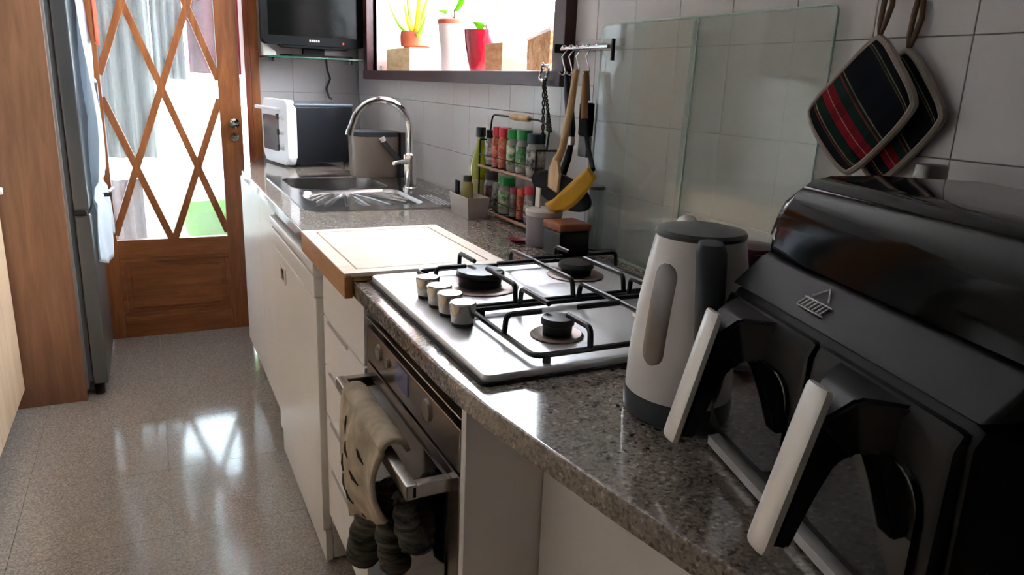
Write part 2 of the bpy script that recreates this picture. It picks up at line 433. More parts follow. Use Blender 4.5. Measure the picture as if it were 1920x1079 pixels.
# ================================================================== DOOR
dr = sroot('door_1', (-.21, 3.92, 0))
D0, D1 = 3.895, 3.93
obj('stile', box(B(), -.225, -.165, D0, D1, .0, 2.05, .003), DWOOD, dr)
obj('stile', box(B(), .325, .424, D0, D1, .0, 2.05, .003), DWOOD, dr)
obj('rail', box(B(), -.165, .325, D0, D1, .395, .484, .003), DWOODH, dr)
obj('rail', box(B(), -.165, .325, D0, D1, .0, .10, .003), DWOODH, dr)
obj('rail', box(B(), -.165, .325, D0, D1, 1.95, 2.05, .003), DWOODH, dr)
bm = B(); box(bm, -.165, .325, D0+.012, D1-.006, .10, .395); obj('panel', bm, DWOODH, dr, smooth=False)
# moulding round the panel
for b_ in ((-.165, .325, D0+.004, D0+.014, .375, .395), (-.165, .325, D0+.004, D0+.014, .10, .12), (-.165, -.145, D0+.004, D0+.014, .12, .375), (.305, .325, D0+.004, D0+.014, .12, .375)):
    obj('moulding', box(B(), *b_, .003), DWOODH, dr)
bm = B(); prism(bm, [(-.12, .145), (.28, .145), (.28, .35), (-.12, .35)], XZ, D0+.004, D0+.02, .004); obj('raised_field', bm, DWOODH, dr)
obj('glass', box(B(), -.165, .325, D0+.016, D0+.020, .484, 1.95), GLD, dr, smooth=False)
# diamond lattice: nodes (.079+.265i, 1.19+.73j) and the half-offset set
slope = .365/.1325
def clip_line(x0, z0, s):
    """segment of the line through x0,z0 of slope s inside the glazed area"""
    xs = []
    for x in (-.168, .328):
        z = z0+s*(x-x0)
        if .48 <= z <= 1.953: xs.append((x, z))
    for z in (.481, 1.952):
        x = x0+(z-z0)/s
        if -.168 < x < .328: xs.append((x, z))
    xs.sort(); return (xs[0], xs[-1]) if len(xs) >= 2 else None
for s in (slope, -slope):
    for k in range(-8, 9):
        seg = clip_line(.079+.265*k, 1.19, s)
        if not seg: continue
        (xa, za), (xb, zb) = seg
        if math.hypot(xb-xa, zb-za) < .05: continue
        d = Vector((xb-xa, zb-za)).normalized(); nrm = Vector((-d.y, d.x))*.0155
        off = 0 if s > 0 else .0015
        poly = [(xa+nrm.x, za+nrm.y), (xb+nrm.x, zb+nrm.y), (xb-nrm.x, zb-nrm.y), (xa-nrm.x, za-nrm.y)]
        obj('lattice_bar', prism(B(), poly, XZ, D0+.002+off, D0+.032-off, .002), DWOOD, dr)
bm = B(); lathe(bm, [(0, 0), (.021, 0), (.021, -.006), (.010, -.009), (.010, -.025), (.02, -.03), (.023, -.042), (.015, -.05), (0, -.051)], (.385, D0, 1.035), 20, 'y')
hd = obj('door_handle', bm, CHROME, dr)
bm = B(); lathe(bm, [(0, 0), (.02, 0), (.02, -.006), (.006, -.007), (0, -.007)], (.385, D0, .968), 20, 'y'); obj('key_rosette', bm, CHROME, dr)
# door frame (jambs)
obj('trim_1', prism(B(), [(.447, 0), (.472, 0), (.472, 2.08), (.447, 2.08)], XZ, 3.87, 4.03, .003), RWOOD)['kind'] = 'structure'
obj('trim_2', prism(B(), [(.472, 0), (.514, 0), (.514, 2.13), (.472, 2.13)], XZ, 3.875, 3.915, .004), DWOOD)['kind'] = 'structure'
obj('trim_3', prism(B(), [(-.30, 0), (-.228, 0), (-.228, 2.13), (-.30, 2.13)], XZ, 3.875, 4.03, .004), DWOOD)['kind'] = 'structure'
obj('trim_4', prism(B(), [(-.30, 2.06), (.514, 2.06), (.514, 2.13), (-.30, 2.13)], XZ, 3.872, 4.03, .004), DWOODH)['kind'] = 'structure'

# porch beyond the door; roof, side walls and tinted pane added to dim daylight
struct('floor_balcony', box(B(), -1.5, 1.6, 4.05, 6.0, -.12, -.02), WHOUT)
struct('wall_balcony', box(B(), -1.5, 1.6, 5.9, 6.0, -.02, .50), WHOUT)
struct('added_ceiling_balcony', box(B(), -1.5, 1.6, 4.05, 6.0, 2.42, 2.52), WHOUT)  # added roof, shades the porch contents from the sky
struct('added_wall_balcony_left', box(B(), -1.5, -1.4, 4.05, 5.9, -.02, 2.42), WHOUT)  # added side walls, enclose the porch to lower its brightness
struct('added_wall_balcony_right', box(B(), 1.5, 1.6, 4.05, 5.9, -.02, 2.42), WHOUT)
pw = sroot('added_porch_window', (0, 5.9, .5))  # added window, its tinted pane dims the sky behind the door
obj('dimming_pane', box(B(), -1.4, 1.5, 5.93, 5.936, .50, 2.42), thin_glass('tinted_glass', '#d8dcde', refl=.05), pw, smooth=False)
for x in (-1.38, -.9, .55, 1.48): obj('mullion', box(B(), x-.02, x+.02, 5.92, 5.95, .50, 2.42), AW, pw, smooth=False)
bm = B(); grid_surf(bm, lambda u, v: Vector((-.44+.50*u, 4.6+.03*math.sin(u*38)+.012*math.sin(u*90+v*3), .80+1.6*v)), 60, 10)
c_ = obj('sheer_curtain', bm, CURT); tag(c_, 'grey-white sheet hanging in folds behind the left panes of the glazed door', 'sheet')
bm = B(); grid_surf(bm, lambda u, v: Vector((.07+.17*u, 4.95+.02*math.sin(u*24)+.01*math.sin(v*9), 1.22+1.18*v)), 24, 8)
c_ = obj('hanging_towel', bm, CURT); tag(c_, 'pale grey towel hanging behind the upper middle pane of the glazed door', 'towel')
bm = B(); grid_surf(bm, lambda u, v: Vector((-.20+.16*u, 4.45+.012*math.sin(u*16), -.019+.72*v)), 16, 6)
c_ = obj('faded_cloth', bm, mat('faded_pink', '#8f7470', .9)); tag(c_, 'faded pinkish cloth seen low behind the bottom left door pane', 'cloth')
bm = B(); prism(bm, rrect(.45, .49, 5.2, 5.24, .008), XY, -.02, 2.42); c_ = obj('porch_post', bm, mat('post_grey', '#5f6f68', .6)); tag(c_, 'slim grey-green post outside behind the right door panes', 'post')
t = thing('laundry_basin', 'lime green plastic basin seen through the bottom right panes of the door', 'basin', (.33, 4.5, -.02))
lathe(bm := B(), [(0, .42), (.15, .42), (.19, .55), (.2, .56), (.205, .55), (.165, .40), (0, .40)], (.33, 4.5, -.02), 28); obj('bowl', bm, LIME, t)
for sx in (-1, 1):
    for sy in (-1, 1):
        obj('leg', tube(B(), [(.33+sx*.13, 4.5+sy*.13, -.02), (.33+sx*.1, 4.5+sy*.1, .385)], .008, 8), WHITE2, t)
bm = B(); grid_surf(bm, lambda u, v: Vector((.25+.36*u, 4.75+.02*math.sin(u*20), 1.26+.55*v)), 20, 6)
c_ = obj('hanging_cloth', bm, PINKC); tag(c_, 'pinkish red cloth hanging outside behind the upper right door panes', 'cloth')
bm = B(); tube(bm, [(-.6, 4.75, 1.82), (1.0, 4.75, 1.82)], .006, 8); c_ = obj('clothes_line', bm, WHITE2); tag(c_, 'thin white line outside carrying the red cloth', 'clothes line')

# ================================================================== COUNTER RUN
FX = .343
outer = [(.343, 3.27), (.343, 2.6), (.343, 1.6), (.343, .92), (.346, .84), (.353, .77), (.369, .657), (.386, .548), (.405, .444), (.435, .30), (.47, .12), (.51, -.15), (.998, -.15), (.998, 3.90), (.50, 3.90), (.425, 3.60)]
bowl = rrect(.45, .80, 2.66, 2.99, .07)
drain = rrect(.45, .80, 2.27, 2.62, .05)
cut = rrect(.43, .82, 2.25, 3.01, .03)
bm = B()
lt = plate_holes(bm, outer, [cut], CZ); lb = plate_holes(bm, outer, [cut], CZ-.03)
for a, b in zip(lt, lb):
    for i in range(len(a)):
        j = (i+1) % len(a); bm.faces.new((a[i], a[j], b[j], b[i]))
bmesh.ops.recalc_face_normals(bm, faces=bm.faces)
ee = [e for e in bm.edges if all(v.co.z > CZ-.001 for v in e.verts) and len(e.link_faces) == 2 and abs(e.link_faces[0].normal.dot(e.link_faces[1].normal)) < .3]
bmesh.ops.bevel(bm, geom=ee, offset=.004, segments=2, affect='EDGES', profile=.5)
ct = obj('worktop', bm, GRAN); tag(ct, 'long speckled grey-brown granite worktop along the right wall', 'worktop')

# sink
sk = thing('kitchen_sink', 'stainless steel inset sink with ribbed drainer under the window', 'sink', (.62, 2.6, CZ))
bm = B(); so = rrect(.405, .90, 2.20, 3.05, .05)
loops = plate_holes(bm, so, [bowl, drain], CZ+.0035)
low = [bm.verts.new((x, y, CZ+.0003)) for x, y in so]
for i in range(len(so)): j = (i+1) % len(so); bm.faces.new((loops[0][i], loops[0][j], low[j], low[i]))
obj('rim', bm, SINKST, sk)
def basin(loop, levels, cx, cy):
    bm = B(); prev = None
    for z, s in levels:
        cur = [bm.verts.new((cx+(x-cx)*s, cy+(y-cy)*s, z)) for x, y in loop]
        if prev:
            for i in range(len(cur)): j = (i+1) % len(cur); bm.faces.new((prev[i], prev[j], cur[j], cur[i]))
        prev = cur
    bm.faces.new(prev); return bm
obj('bowl', basin(bowl, [(CZ+.0035, 1), (CZ-.004, .985), (CZ-.12, .95), (CZ-.15, .9), (CZ-.16, .75)], .625, 2.825), SINKST, sk)
obj('drainer', basin(drain, [(CZ+.0035, 1), (CZ-.002, .985), (CZ-.008, .96)], .625, 2.445), SINKST, sk)
for k in range(11):
    a = math.radians(-62+k*12.4)
    p0 = Vector((.625+.07*math.sin(a), 2.66-.07*math.cos(a)-.01, CZ-.0065)); L = .16+.1*math.cos(a)
    p1 = Vector((.625+(.07+L)*math.sin(a), 2.65-(.07+L)*math.cos(a), CZ-.0045))
    p1.x = max(.47, min(.78, p1.x)); p1.y = max(2.29, p1.y)
    p0.y = min(p0.y, 2.6)
    obj('drainer_rib', tube(B(), [p0, (p0+p1)/2+Vector((0, 0, .002)), p1], [.003, .006, .004], 8), SINKST, sk)
lathe(bm := B(), [(0, .004), (.03, .004), (.04, .001), (.042, 0)], (.625, 2.825, CZ-.16), 24); obj('strainer', bm, CHROME, sk)
for k in range(4):
    obj('drainer_rib', tube(B(), [(.835+k*.013, 2.23, CZ+.004), (.835+k*.013, 2.44, CZ+.004)], .003, 8), SINKST, sk)

# faucet
fc = thing('faucet', 'chrome mixer tap with tall curved swan neck behind the sink', 'faucet', (.855, 2.6, CZ))
bm = B(); lathe(bm, [(0, .0035), (.027, .0035), (.027, .010), (.022, .014), (.022, .095), (.024, .10), (.024, .128), (.016, .135), (0, .135)], (.85, 2.6, CZ), 28)
obj('body', bm, CHROME, fc)
pts = [(.85, 2.6, 1.00), (.85, 2.6, 1.09)]
for k in range(13):
    a = PI*k/12*.93
    pts.append((.745+.105*math.cos(a), 2.6, 1.09+.108*math.sin(a)))
ex = pts[-1]; pts.append((ex[0]-.008, 2.6, ex[2]-.02))
obj('spout', tube(B(), pts, [.0115]*(len(pts)-1)+[.0125], 14), CHROME, fc)
e2 = pts[-1]; obj('aerator', tube(B(), [e2, (e2[0]-.004, 2.6, e2[2]-.018)], .014, 14), CHROME, fc)
obj('lever', tube(B(), [(.84, 2.592, .985), (.81, 2.575, .985), (.775, 2.555, .982)], [.012, .008, .007], 10), CHROME, fc)

# cabinets ----------------------------------------------------------
def panelbox(x0, x1, y0, y1, z0, z1, b=.0025): return box(B(), x0, x1, y0, y1, z0, z1, b)
c1 = thing('sink_cabinet', 'white base cabinet under the sink, two plain doors beside the wooden door', 'cabinet', (.66, 2.85, 0))
obj('carcass', panelbox(.372, .99, 2.47, 3.19, .12, .70), WHITE, c1, smooth=False)
obj('door', panelbox(.352, .37, 2.472, 2.835, .115, .84), WHITE, c1)
obj('door', panelbox(.352, .37, 2.839, 3.20, .115, .84), WHITE, c1)
obj('plinth', panelbox(.40, .42, 2.47, 3.2, 0, .115), WHITE, c1, smooth=False)
obj('leg', tube(B(), [(.385, 3.14, 0), (.385, 3.14, .12)], .012, 10), CHROME, c1, label='chrome leg')
c2 = thing('corner_cabinet', 'white end cabinet with angled front under the toaster oven', 'cabinet', (.7, 3.55, 0))
bm = B(); prism(bm, [(.372, 3.205), (.98, 3.205), (.98, 3.86), (.52, 3.86), (.375, 3.43)], XY, .1, .845); obj('carcass', bm, WHITE, c2, smooth=False)
bm = B(); prism(bm, [(.354, 3.206), (.370, 3.206), (.370, 3.425), (.354, 3.43)], XY, .1, .84, .002); obj('door', bm, WHITE, c2)
bm = B(); prism(bm, [(.41, 3.205), (.98, 3.205), (.98, 3.85), (.55, 3.85), (.49, 3.60)], XY, 0, .1); obj('plinth', bm, WHITE, c2, smooth=False)

dw = thing('dishwasher', 'white freestanding dishwasher with tall plain front', 'dishwasher', (.66, 2.1, 0))
obj('body', panelbox(.365, .98, 1.765, 2.45, .012, .845), WHITE2, dw, smooth=False)
obj('door', panelbox(.338, .363, 1.765, 2.45, .10, .742, .005), WHITE2, dw)
cp = obj('control_panel', panelbox(.334, .363, 1.765, 2.45, .747, .80, .005), WHITE2, dw)
obj('top', panelbox(.332, .37, 1.763, 2.452, .808, .835, .006), WHITE2, dw)
obj('kick_panel', panelbox(.345, .363, 1.765, 2.45, .008, .095, .002), WHITE2, dw)
bm = B(); box(bm, .3355, .340, 2.20, 2.29, .665, .715, .002); dl = obj('handle_plate', bm, mat('plate_beige', '#cfc6b8', .4), dw)
bm = B(); box(bm, .334, .338, 2.23, 2.262, .675, .705); obj('latch', bm, mat('latch_brown', '#3a2a24', .4), dl, smooth=False)
for sy in (1.80, 2.41):
    obj('foot', tube(B(), [(.45, sy, 0), (.45, sy, .014)], .02, 12), DGREY, dw)

dk = thing('drawer_unit', 'white narrow drawer unit between dishwasher and oven', 'drawer unit', (.66, 1.55, 0))
obj('carcass', panelbox(.372, .99, 1.362, 1.745, .16, .845), WHITE, dk, smooth=False)
zs = [.163, .322, .452, .583, .713, .842]
for i in range(5):
    f = obj('drawer', panelbox(.352, .37, 1.364, 1.743, zs[i]+.0015, zs[i+1]-.0015), WHITE, dk)
    if i < 4:
        obj('finger_pull', panelbox(.3485, .353, 1.50, 1.69, zs[i+1]-.010, zs[i+1]-.003, .001), mat('pull_grey', '#b5afaa', .4), f)
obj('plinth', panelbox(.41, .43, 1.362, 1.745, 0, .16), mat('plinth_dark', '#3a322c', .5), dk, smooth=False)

ov = thing('built_in_oven', 'stainless built-in oven with dark glass door under the hob', 'oven', (.66, 1.1, 0))
OVX = .352
obj('body', panelbox(.385, .95, .862, 1.34, .14, .848), DARKGAP, ov, smooth=False)
obj('control_panel', panelbox(OVX, .385, .858, 1.344, .742, .809), OVST, ov)
obj('vent_trim', panelbox(OVX, .37, .858, 1.344, .823, .8265, .001), STEEL, ov)
dd = obj('door', panelbox(OVX, .384, .858, 1.344, .20, .736, .003), OVST, ov)
obj('door_glass', panelbox(OVX-.0035, OVX+.002, .90, 1.30, .25, .715, .001), mat('oven_glass', '#0c0b0c', .1, coat=.5), dd)
for (y, r) in ((1.255, .016), (1.20, .009), (.99, .018)):
    bm = B(); lathe(bm, [(0, -.004), (r*.9, -.004), (r, -.001), (r, .002)], (OVX, y, .782), 20, 'x'); obj('knob', bm, mat('oven_knob', '#978a80', .3, metal=.9), ov)
obj('display', panelbox(OVX-.002, OVX+.001, 1.085, 1.15, .763, .803, .0008), DISP, ov)
bm = B()
tube(bm, arc_corner([(OVX, .90, .715), (.298, .895, .711), (.298, .915, .711)], .004), .009, 10)
obj('handle_arm', panelbox(.292, OVX, .885, .903, .700, .722, .003), STEEL, ov)
bm.free()
obj('handle_arm', panelbox(.292, OVX, 1.297, 1.315, .700, .722, .003), STEEL, ov)
obj('handle_bar', panelbox(.284, .302, .885, 1.315, .699, .723, .003), STEEL, ov)
obj('lower_panel', panelbox(.356, .376, .858, 1.344, .145, .192), WHITE, ov)
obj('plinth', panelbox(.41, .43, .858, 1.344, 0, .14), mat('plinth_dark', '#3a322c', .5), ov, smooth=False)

sp = obj('oven_side_panel', panelbox(.352, .99, .838, .855, .0, .848, .002), WHITE)
tag(sp, 'upright white end panel on the near side of the oven', 'panel')
bp = obj('breakfast_side_panel', panelbox(.472, .99, -.10, .836, .0, .848, .003), WHITE)
tag(bp, 'set-back plain white panel under the near end of the worktop', 'panel')

# oven cloth -----------------------------------------------------------------
og = thing('oven_mitt', 'beige patterned oven mitt with dark ruffled ends hanging from the oven handle', 'oven mitt', (.285, 1.13, .725))
def cuff(u, v):
    # u along y, v from the top over the bar down the front
    y = 1.225-.245*u-.02*v+.012*math.sin(v*5)
    if v < .25:
        a = v/.25*PI; x = .299+.020*math.cos(a); z = .724+.018*math.sin(a)
    else:
        t_ = (v-.25)/.75; x = .279-.014*math.sin(t_*PI)+.006*math.sin(u*9+t_*3); z = .724-(.225-.13*u)*t_+.004*math.sin(u*7)*t_
    return Vector((x, y, z))
CUFFM = mat('mitt_beige', '#b0a08a', .9, bump=.4, bscale=90, var=.3, vscale=28)
cf = obj('cuff', grid_surf(B(), cuff, 18, 22), CUFFM, og); solid(cf, .007)
FOLD = ramp_mat('mitt_dark_stripes', [(.38, '#17181a'), (.5, '#4a4744'), (.62, '#6a645c')], 26, .9, stretch=(.6, .6, 3), dist=1, bump=.5)
for pa, pb, r in (((.300, 1.07, .61), (.292, 1.185, .41), .034), ((.302, 1.03, .65), (.300, .995, .50), .027), ((.306, .975, .665), (.310, .915, .585), .024)):
    a, b = Vector(pa), Vector(pb); n_ = 18; P_, R_ = [], []
    for k in range(n_+1):
        t_ = k/n_; P_.append(a.lerp(b, t_)+Vector((.003*math.sin(t_*9), .004*math.sin(t_*7), 0)))
        e_ = math.sqrt(max(.02, 1-((t_-.82)/.18)**2)) if t_ > .82 else 1
        R_.append(r*(.72+.28*t_+.07*math.sin(t_*38))*e_*(.75 if k == 0 else 1))
    obj('finger', tube(B(), P_, R_, 16), FOLD, og)
for (u, v) in ((.15, .35), (.35, .45), (.18, .58), (.45, .62), (.25, .80), (.08, .72), (.6, .42)):
    p0, p1, p2 = cuff(u, v), cuff(u+.035, v+.05), cuff(u+.09, v+.09); o_ = Vector((-.0045, 0, 0))
    obj('print_mark', tube(B(), [p0+o_, p1+o_, p2+o_], [.001, .003, .001], 6), mat('print_dark', '#2a2622', .9), og)

# ================================================================== HOB
hb = thing('gas_hob', 'stainless four-burner gas hob set in the granite worktop', 'hob', (.63, 1.11, CZ))
bm = B(); prism(bm, rrect(.374, .885, .832, 1.39, .012, 3), XY, CZ+.001, CZ+.015, .004); obj('steel_plate', bm, HOBST, hb)
HT = CZ+.015
bm = B(); prism(bm, rrect(.37, .889, .828, 1.394, .012, 3), XY, CZ, CZ+.004); obj('seal', bm, DARKGAP, hb)
def burner(x, y, r, hi=.026):
    k = r/.045
    lathe(bm := B(), [(0, .001), (r*1.55, .001), (r*1.6, .003), (r*1.45, .006), (r*1.05, .004), (r*.9, .004)], (x, y, HT-.001), 36)
    b = obj('burner', bm, BURNT, hb)
    lathe(bm := B(), [(r*.86, .003), (r*.9, hi-.008), (r, hi-.006), (r*1.0, hi), (r*.93, hi+.004), (0, hi+.005)], (x, y, HT), 36)
    obj('burner_cap', bm, BURN, b)
burner(.545, 1.245, .046, .028); burner(.765, 1.265, .036, .024); burner(.545, .945, .026, .026); burner(.765, .97, .034, .022)
for y in (1.206, 1.147, 1.096, 1.040):
    lathe(bm := B(), [(0, 0), (.017, 0), (.017, .006)], (.427, y, HT), 24); s_ = obj('knob_base', bm, DARKGAP, hb)
    lathe(bm := B(), [(.0175, .006), (.0185, .008), (.0215, .036), (.0195, .0385), (0, .039)], (.427, y, HT), 28); obj('knob', bm, KNOB, hb)
def grate(y0, y1, ylab, bnl, bnr):
    x0, x1 = .455, .862; zf = HT+.011; zt = HT+.042; r = .0045
    bm = B()
    c = arc_corner([(x0+.1, y0, zf), (x0, y0, zf), (x0, y1, zf), (x1, y1, zf), (x1, y0, zf), (x0+.1, y0, zf)], .018, 4)
    tube(bm, c, r, 8)
    g = obj('pan_support', bm, IRON, hb)
    for (px, py) in ((x0+.02, y0), (x0+.02, y1), (x1-.02, y0), (x1-.02, y1)):
        obj('foot', tube(B(), [(px, py, HT), (px, py, zf)], .006, 8), IRON, g)
    def finger(p, q, s):
        p, q = Vector(p), Vector(q)
        pts = arc_corner([(p.x, p.y, zf), (p.x+(q.x-p.x)*.04, p.y+(q.y-p.y)*.04, zt), (q.x, q.y, zt)], .010, 4)
        obj('finger', tube(B(), pts, r*s, 8), IRON, g)
    ym = (y0+y1)/2
    for bx, by in (bnl, bnr):
        finger((bx, y1, 0), (bx, by+.03, 0), 1)
        finger((bx, y0, 0), (bx, by-.03, 0), 1)
    finger((x0, bnl[1], 0), (bnl[0]-.03, bnl[1], 0), 1); finger((x1, bnr[1], 0), (bnr[0]+.03, bnr[1], 0), 1)
    xm = (x0+x1)/2
    # long rail between the two burners
    pts = arc_corner([(xm, y0, zf), (xm, y0+.006, zt), (xm, y1-.006, zt), (xm, y1, zf)], .012, 4)
    obj('cross_bar', tube(B(), pts, r, 8), IRON, g)
    obj('finger', tube(B(), [(xm, bnl[1], zt), (bnl[0]+.035, bnl[1], zt)], r, 8), IRON, g)
    obj('finger', tube(B(), [(xm, bnr[1], zt), (bnr[0]-.035, bnr[1], zt)], r, 8), IRON, g)
grate(1.092, 1.352, 0, (.545, 1.245), (.765, 1.265))
grate(.848, 1.075, 0, (.545, .945), (.765, .97))

# ================================================================== CUTTING BOARD
cb = thing('cutting_board', 'large pale bamboo cutting board hooked over the worktop edge between sink and hob', 'cutting board', (.5, 1.62, CZ))
BX0, BX1, BY0, BY1 = .330, .675, 1.40, 1.85
obj('base', panelbox(BX0+.012, BX1, BY0, BY1, CZ+.001, CZ+.011, .001), BAMBE, cb, smooth=False)
obj('front_lip', panelbox(BX0-.006, BX0+.012, BY0, BY1, CZ-.034, CZ+.0175, .004), BAMBE, cb)
def ringboard(x0, x1, y0, y1, w, za, zb):
    bm = B(); o1 = [(x0, y0), (x1, y0), (x1, y1), (x0, y1)]; i1 = [(x0+w, y0+w), (x1-w, y0+w), (x1-w, y1-w), (x0+w, y1-w)]
    va = [[bm.verts.new((x, y, z)) for x, y in lp] for z in (za, zb) for lp in (o1, i1)]
    for i in range(4):
        j = (i+1) % 4
        bm.faces.new((va[2][i], va[2][j], va[3][j], va[3][i])); bm.faces.new((va[0][i], va[0][j], va[2][j], va[2][i]))
        bm.faces.new((va[1][i], va[1][j], va[3][j], va[3][i])); bm.faces.new((va[0][i], va[0][j], va[1][j], va[1][i]))
    return bm
obj('border', ringboard(BX0-.005, BX1, BY0, BY1, .03, CZ+.010, CZ+.018), BAMB, cb, smooth=False)
obj('cutting_field', panelbox(BX0+.029, BX1-.034, BY0+.034, BY1-.034, CZ+.0105, CZ+.018, .0012), BAMB, cb)

# ================================================================== KETTLE
kt = thing('electric_kettle', 'white and grey electric kettle standing between hob and air fryer', 'kettle', (.579, .679, CZ))
KC = Vector((.579, .679, CZ))
lathe(bm := B(), [(0, 0), (.070, 0), (.074, .003), (.075, .02), (.0735, .03), (0, .03)], KC, 40); obj('power_base', bm, KETG, kt)
kp = [(.0735, .031), (.0728, .06), (.070, .10), (.065, .145), (.058, .19), (.0515, .225)]
lathe(bm := B(), [(0, .031)]+kp+[(.049, .228), (0, .228)], KC, 40); kb = obj('body', bm, KET, kt)
lathe(bm := B(), [(.0522, .222), (.0535, .226), (.051, .230), (.030, .234), (0, .235)], KC, 40); obj('lid', bm, KETG, kt)
def krad(h):
    for (r0, h0), (r1, h1) in zip(kp, kp[1:]):
        if h0 <= h <= h1: return r0+(r1-r0)*(h-h0)/(h1-h0)
    return kp[-1][0]
def on_kettle(ang, h, off): r = krad(h)+off; return KC+Vector((r*math.cos(ang), r*math.sin(ang), h))
cam_ang = math.atan2(-.679, -.579)
# window strip: rounded slot hugging the body
wa = cam_ang-.62
bm = B(); hs = [.075+k*(.195-.075)/28 for k in range(29)]; rows = []
for h in hs:
    e_ = min(h-.0745, .1955-h); w_ = .0165*math.sqrt(max(0.02, 1-((.0165-min(e_, .0165))/.0165)**2))
    rows.append([bm.verts.new(on_kettle(wa+w_*s/krad(h), h, .0012*(1 if abs(s) < .9 else -.3))) for s in (-1, -.8, -.4, 0, .4, .8, 1)])
for a, b in zip(rows, rows[1:]):
    for i in range(6): bm.faces.new((a[i], a[i+1], b[i+1], b[i]))
obj('water_window', bm, KWIN, kb)
# grey handle spine on the camera-right side
ha = cam_ang+.22
bm = B(); rows = []
for k in range(22):
    t_ = k/21; h = .232-.19*t_; off = .001+.016*math.sin(PI*min(1, t_))**.7 if t_ > 0 else .0
    w_ = (.0175-.008*t_**2)*(.55 if k == 0 else .85 if k == 1 else 1)
    c_ = KC+Vector((math.cos(ha), math.sin(ha), 0))*(krad(min(h, .224))+off-(.02 if t_ == 0 else 0))+Vector((0, 0, h))
    tn = Vector((-math.sin(ha), math.cos(ha), 0)); rd = Vector((math.cos(ha), math.sin(ha), 0))
    rows.append([bm.verts.new(c_+tn*w_*math.cos(q)+rd*.010*math.sin(q)) for q in [2*PI*i/12 for i in range(12)]])
for a, b in zip(rows, rows[1:]):
    for i in range(12): bm.faces.new((a[i], a[(i+1) % 12], b[(i+1) % 12], b[i]))
bm.faces.new(rows[0]); bm.faces.new(rows[-1][::-1])
obj('handle', bm, KETG, kt)
sa = cam_ang+PI+.3
bm = B(); s0 = KC+Vector((math.cos(sa)*.045, math.sin(sa)*.045, .205)); s1 = KC+Vector((math.cos(sa)*.068, math.sin(sa)*.068, .228))
tube(bm, [s0, s1], [.02, .012], 12); obj('spout', bm, KET, kt)

# ================================================================== AIR FRYER
AF = thing('air_fryer', 'large black double-basket air fryer with two silver handles at the near end', 'air fryer', (.547, .592, CZ), -1.855)
A0, A1 = -.015, .345   # along the front
L3 = lambda d, h, w: Vector((w, d, h))   # profile (depth,height), extruded along width
def afp(name, poly, w0, w1, m, bev=.004, parent=AF, **k):
    return obj(name, prism(B(), poly, L3, w0, w1, bev), m, parent, local=True, **k)
afp('lower_body', [(.012, .012), (.33, .012), (.335, .03), (.335, .184), (.018, .184), (.010, .17)], A0, A1, BLACKM, .012)
afp('control_band', [(.014, .187), (.335, .187), (.335, .222), (.052, .222), (.045, .216)], A0, A1, BAND, .004)
hood = [(.046, .223), (.050, .240), (.055, .258), (.062, .275), (.071, .290), (.084, .300), (.104, .305), (.16, .306), (.28, .302), (.315, .294), (.333, .27), (.335, .223)]
afp('hood', hood, A0+.002, A1-.002, HOODG, .012)
afp('base_strip', [(-.004, .004), (.02, .004), (.02, .016), (-.004, .014)], A0+.02, A1-.02, SILV, .002)
for (w, d) in ((.02, .04), (.31, .04), (.02, .29), (.31, .29)):
    obj('foot', lathe(B(), [(0, 0), (.012, 0), (.012, .013), (0, .013)], (w, d, 0), 14), BLACKM, AF, local=True)
